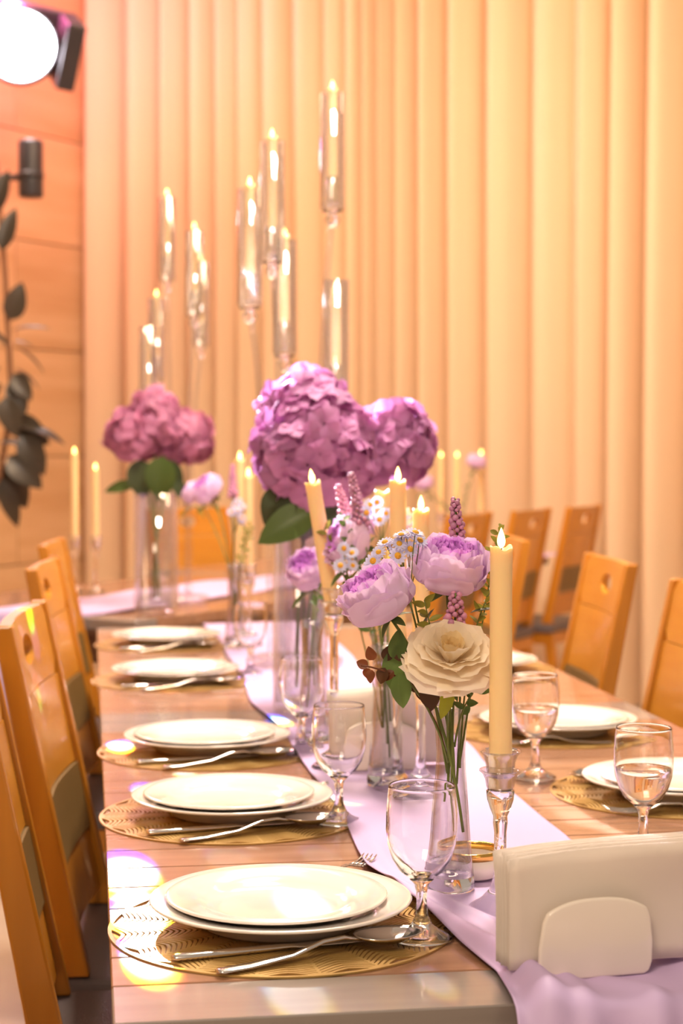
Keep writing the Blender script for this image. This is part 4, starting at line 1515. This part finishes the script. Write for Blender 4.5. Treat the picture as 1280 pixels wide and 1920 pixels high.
# ------------------------------------------------------------------ plant by the wall
pp = atd(-40, 1250, 7.6)
pl_ = root('rubber_plant', (pp.x, pp.y, 0), 'dark leaved rubber plant at the left before the stone wall', 'plant')
ob('pot', me('pot', *lathe([(0.0005, 0), (0.14, 0), (0.18, 0.34), (0.19, 0.36), (0.17, 0.36), (0.16, 0.33), (0.0005, 0.33)], 32), M['pot']), pl_)
bb = Vector((pp.x, pp.y, 0))
st = [Vector((0, 0, 0.33)), atd(-20, 1000, 7.6) - bb, atd(22, 760, 7.55) - bb, atd(10, 520, 7.6) - bb, atd(-8, 300, 7.6) - bb]
pts = []
for i in range(len(st) - 1):
    for k in range(6):
        pts.append(st[i].lerp(st[i + 1], k / 6))
pts.append(st[-1])
ob('stem', me('stem', *tube(pts, 0.012, 8), M['bark']), pl_)
for (px, py, dx, dy, l, up) in ((20, 600, .35, 1.0, .17, 1.0), (22, 620, 1.0, .28, .17, .2), (14, 650, -.6, .8, .14, .3), (24, 640, 1, -.05, .09, .2), (30, 650, 1.0, -.6, .17, .1),
                                (26, 700, .55, -.8, .14, .9), (25, 690, 1.0, -.5, .15, .1), (20, 715, .45, -.9, .16, .8), (8, 745, .3, -.9, .18, .8), (30, 800, 1.0, -.12, .24, .25),
                                (22, 785, .8, -.5, .2, .9), (40, 815, .5, -.85, .20, .9), (0, 760, -.8, .2, .2, .5), (5, 870, .5, -.9, .22, .8), (0, 830, .9, .1, .12, .4), (15, 855, .8, -.7, .20, .8),
                                (0, 900, .4, -.9, .22, .6), (2, 470, .3, 1.0, .20, .6), (-4, 500, -.6, .6, .2, .6), (-10, 400, .3, 1.0, .2, .6), (0, 690, -.8, -.3, .2, .5), (4, 720, -.6, -.6, .2, .5)):
    leaf(pl_, atd(px, py, 7.55 + random.uniform(-.05, .05)) - bb, RIGHT * dx + UP * dy + toCam * random.uniform(-.1, .35), l, l * (0.55 if up > 0.7 else 0.42), 'ficus', up=toCam * up + UP * (1 - up) + RIGHT * 0.1)


# ------------------------------------------------------------------ stage lights on their stand
LP = atd(38, 86, 8.2)
stand_p = atd(-75, 840, 8.3)
sd = root('light_stand', (stand_p.x, stand_p.y, 0), 'black lighting stand with a cross arm at the left edge', 'light stand')
arm2 = atd(0, 335, 8.3)
ob('pole', me('pole', *tube([(0, 0, 0.02), (0, 0, LP.z + 0.25)], 0.02, 12), M['black']), sd)
ob('arm', me('arm', *tube([(0, 0, arm2.z), atd(42, 333, 8.25) - stand_p + Vector((0, 0, stand_p.z))], 0.016, 10), M['black']), sd)
ob('arm', me('arm', *tube([(0, 0, LP.z), LP + FWD * 0.16 - stand_p + Vector((0, 0, stand_p.z))], 0.016, 10), M['black']), sd)
for k in range(3):
    a = k * 2.1 + 0.4
    ob('leg', me('leg', *tube([(0, 0, 0.35), (0.3 * math.cos(a), 0.3 * math.sin(a), 0.015)], 0.014, 8), M['black']), sd)
tgt = Vector((0.45, 3.3, 1.0))
ldir = (tgt - LP).normalized()
hl = root('stage_light', LP, 'glaring stage light at the upper left, pointed at the tables', 'stage light')
q = orient(ldir)
ob('housing', me('housing', *lathe([(0.0005, -0.30), (0.12, -0.30), (0.17, -0.24), (0.185, -0.02), (0.19, 0.0), (0.172, 0.0), (0.168, -0.02), (0.0005, -0.03)], 36), M['black']), hl, (0, 0, 0), q)
ob('lens', me('lens', *lathe([(0.0005, 0.020), (0.08, 0.014), (0.150, 0.004), (0.165, -0.004), (0.165, -0.012), (0.0005, -0.015)], 36), M['lens']), hl, (0, 0, 0), q)
yk = bevel(ob('yoke', me('yoke', *join(box(0.20, 0.29, -0.16, 0.16, -0.28, 0.03), box(-0.29, -0.20, -0.16, 0.16, -0.28, 0.03), box(-0.29, 0.29, -0.16, 0.16, -0.36, -0.281)), M['black'], False), hl, (0, 0, 0), q), 0.008, 2)
f2 = atd(58, 370, 8.25)
h2 = root('cylinder_spotlight', f2, 'dark upright cylinder spotlight below the glaring stage light', 'stage light')
ob('housing', me('housing', *lathe([(0.0005, 0.0), (0.058, 0.0), (0.060, 0.01), (0.060, 0.26), (0.055, 0.272), (0.0005, 0.272)], 32), M['black']), h2)
ob('collar', me('collar', *lathe([(0.0605, 0.09), (0.064, 0.09), (0.064, 0.12), (0.0605, 0.12)], 32, True), M['black']), h2)


def spot(name, src, dst, size, power, col, blend=0.1, rad=0.01, squeeze=1.0):
    l = bpy.data.lights.new(name, 'SPOT')
    l.energy = power
    l.color = col
    l.spot_size = size
    l.spot_blend = blend
    l.shadow_soft_size = rad
    o = bpy.data.objects.new(name, l)
    C.objects.link(o)
    o.location = src
    o.rotation_euler = (Vector(dst) - Vector(src)).to_track_quat('-Z', 'Y').to_euler()
    o.scale = (squeeze, squeeze, 1)
    return o


SRC = LP + ldir * 0.06
spot('stage_beam', SRC, (0.47, 3.25, 1.33), R(4.6), 16000, (0.88, 0.82, 1.0), 0.5, 0.05)
# red and magenta spill of the lamp over the stone wall
l = bpy.data.lights.new('stage_spill', 'POINT')
l.energy = 80
l.color = (1.0, 0.14, 0.46)
l.shadow_soft_size = 0.12
o = bpy.data.objects.new('stage_spill', l)
C.objects.link(o)
o.location = LP + FWD * 0.15 + UP * 0.36 - RIGHT * 0.12

# prism wheel of the stage light: one lamp, many small beams whose colours part at their edges


def gobo(name, src, aim, power, beams):
    gob = spot(name, src, aim, R(60), power, (1, 1, 1), 0.1, 0.004)
    gob.data.use_nodes = True
    gn = gob.data.node_tree
    em = gn.nodes['Emission']
    geo = gn.nodes.new('ShaderNodeNewGeometry')
    comb = gn.nodes.new('ShaderNodeCombineColor')
    chan = [None, None, None]
    for dst, k, pw in beams:
        g = Vector((dst.x - src.x, dst.y - src.y, 0)).normalized()
        for ci, sh in ((0, 0.028), (1, 0.014), (2, -0.014)):
            D = (dst + g * sh * k / 0.4 - src).normalized()
            a = R(0.5) * k
            ds_ = gn.nodes.new('ShaderNodeVectorMath')
            ds_.operation = 'DISTANCE'
            ds_.inputs[1].default_value = D
            gn.links.new(geo.outputs['Incoming'], ds_.inputs[0])
            mr = gn.nodes.new('ShaderNodeMapRange')
            mr.inputs['From Min'].default_value = a * 1.10
            mr.inputs['From Max'].default_value = a * 0.78
            mr.inputs['To Min'].default_value = 0
            mr.inputs['To Max'].default_value = pw
            gn.links.new(ds_.outputs['Value'], mr.inputs[0])
            if chan[ci] is None:
                chan[ci] = mr.outputs[0]
            else:
                ad = gn.nodes.new('ShaderNodeMath')
                ad.operation = 'ADD'
                gn.links.new(chan[ci], ad.inputs[0])
                gn.links.new(mr.outputs[0], ad.inputs[1])
                chan[ci] = ad.outputs[0]
    for ci in range(3):
        gn.links.new(chan[ci], comb.inputs[ci])
    gn.links.new(comb.outputs[0], em.inputs['Color'])
    em.inputs['Strength'].default_value = 1.0


BEAMS = [(240, 1640, 0.75, 0.60, 1.0), (262, 1720, 0.75, 0.50, 0.9), (283, 1795, 0.75, 0.44, 0.9), (556, 1866, 0.75, 0.46, 0.6), (565, 1682, 0.775, 0.46, 0.9), (812, 1840, 0.75, 0.26, 0.6),
         (275, 1484, 0.75, 0.40, 0.5), (225, 1402, 0.75, 0.40, 0.7), (430, 1612, 0.75, 0.50, 0.12), (600, 1606, 0.75, 0.36, 0.25), (345, 1448, 0.75, 0.34, 0.6),
         (485, 1285, 0.757, 0.55, 1.0), (520, 1350, 0.757, 0.46, 0.9), (640, 1490, 0.757, 0.36, 0.6), (310, 1290, 0.75, 0.5, 0.25), (1062, 1312, 0.75, 0.5, 0.2), (390, 1245, 0.78, 0.4, 0.4)]
gobo('prism_beams', SRC, (0.25, 2.6, 0.75), 5600, [(onz(a, b, z), k, pw) for a, b, z, k, pw in BEAMS])
# added unseen prism source, high on the right, for patches on the left chairs
gobo('added_prism_beams', Vector((2.6, 3.2, 3.9)), (0.0, 2.8, 0.8), 4000,
     [(atd(60, 1178, 2.78), 0.75, 0.9), (atd(170, 1890, 2.45), 0.9, 0.25), (atd(22, 1400, 2.25), 0.7, 0.5), (atd(76, 1330, 2.72), 0.5, 0.3)])
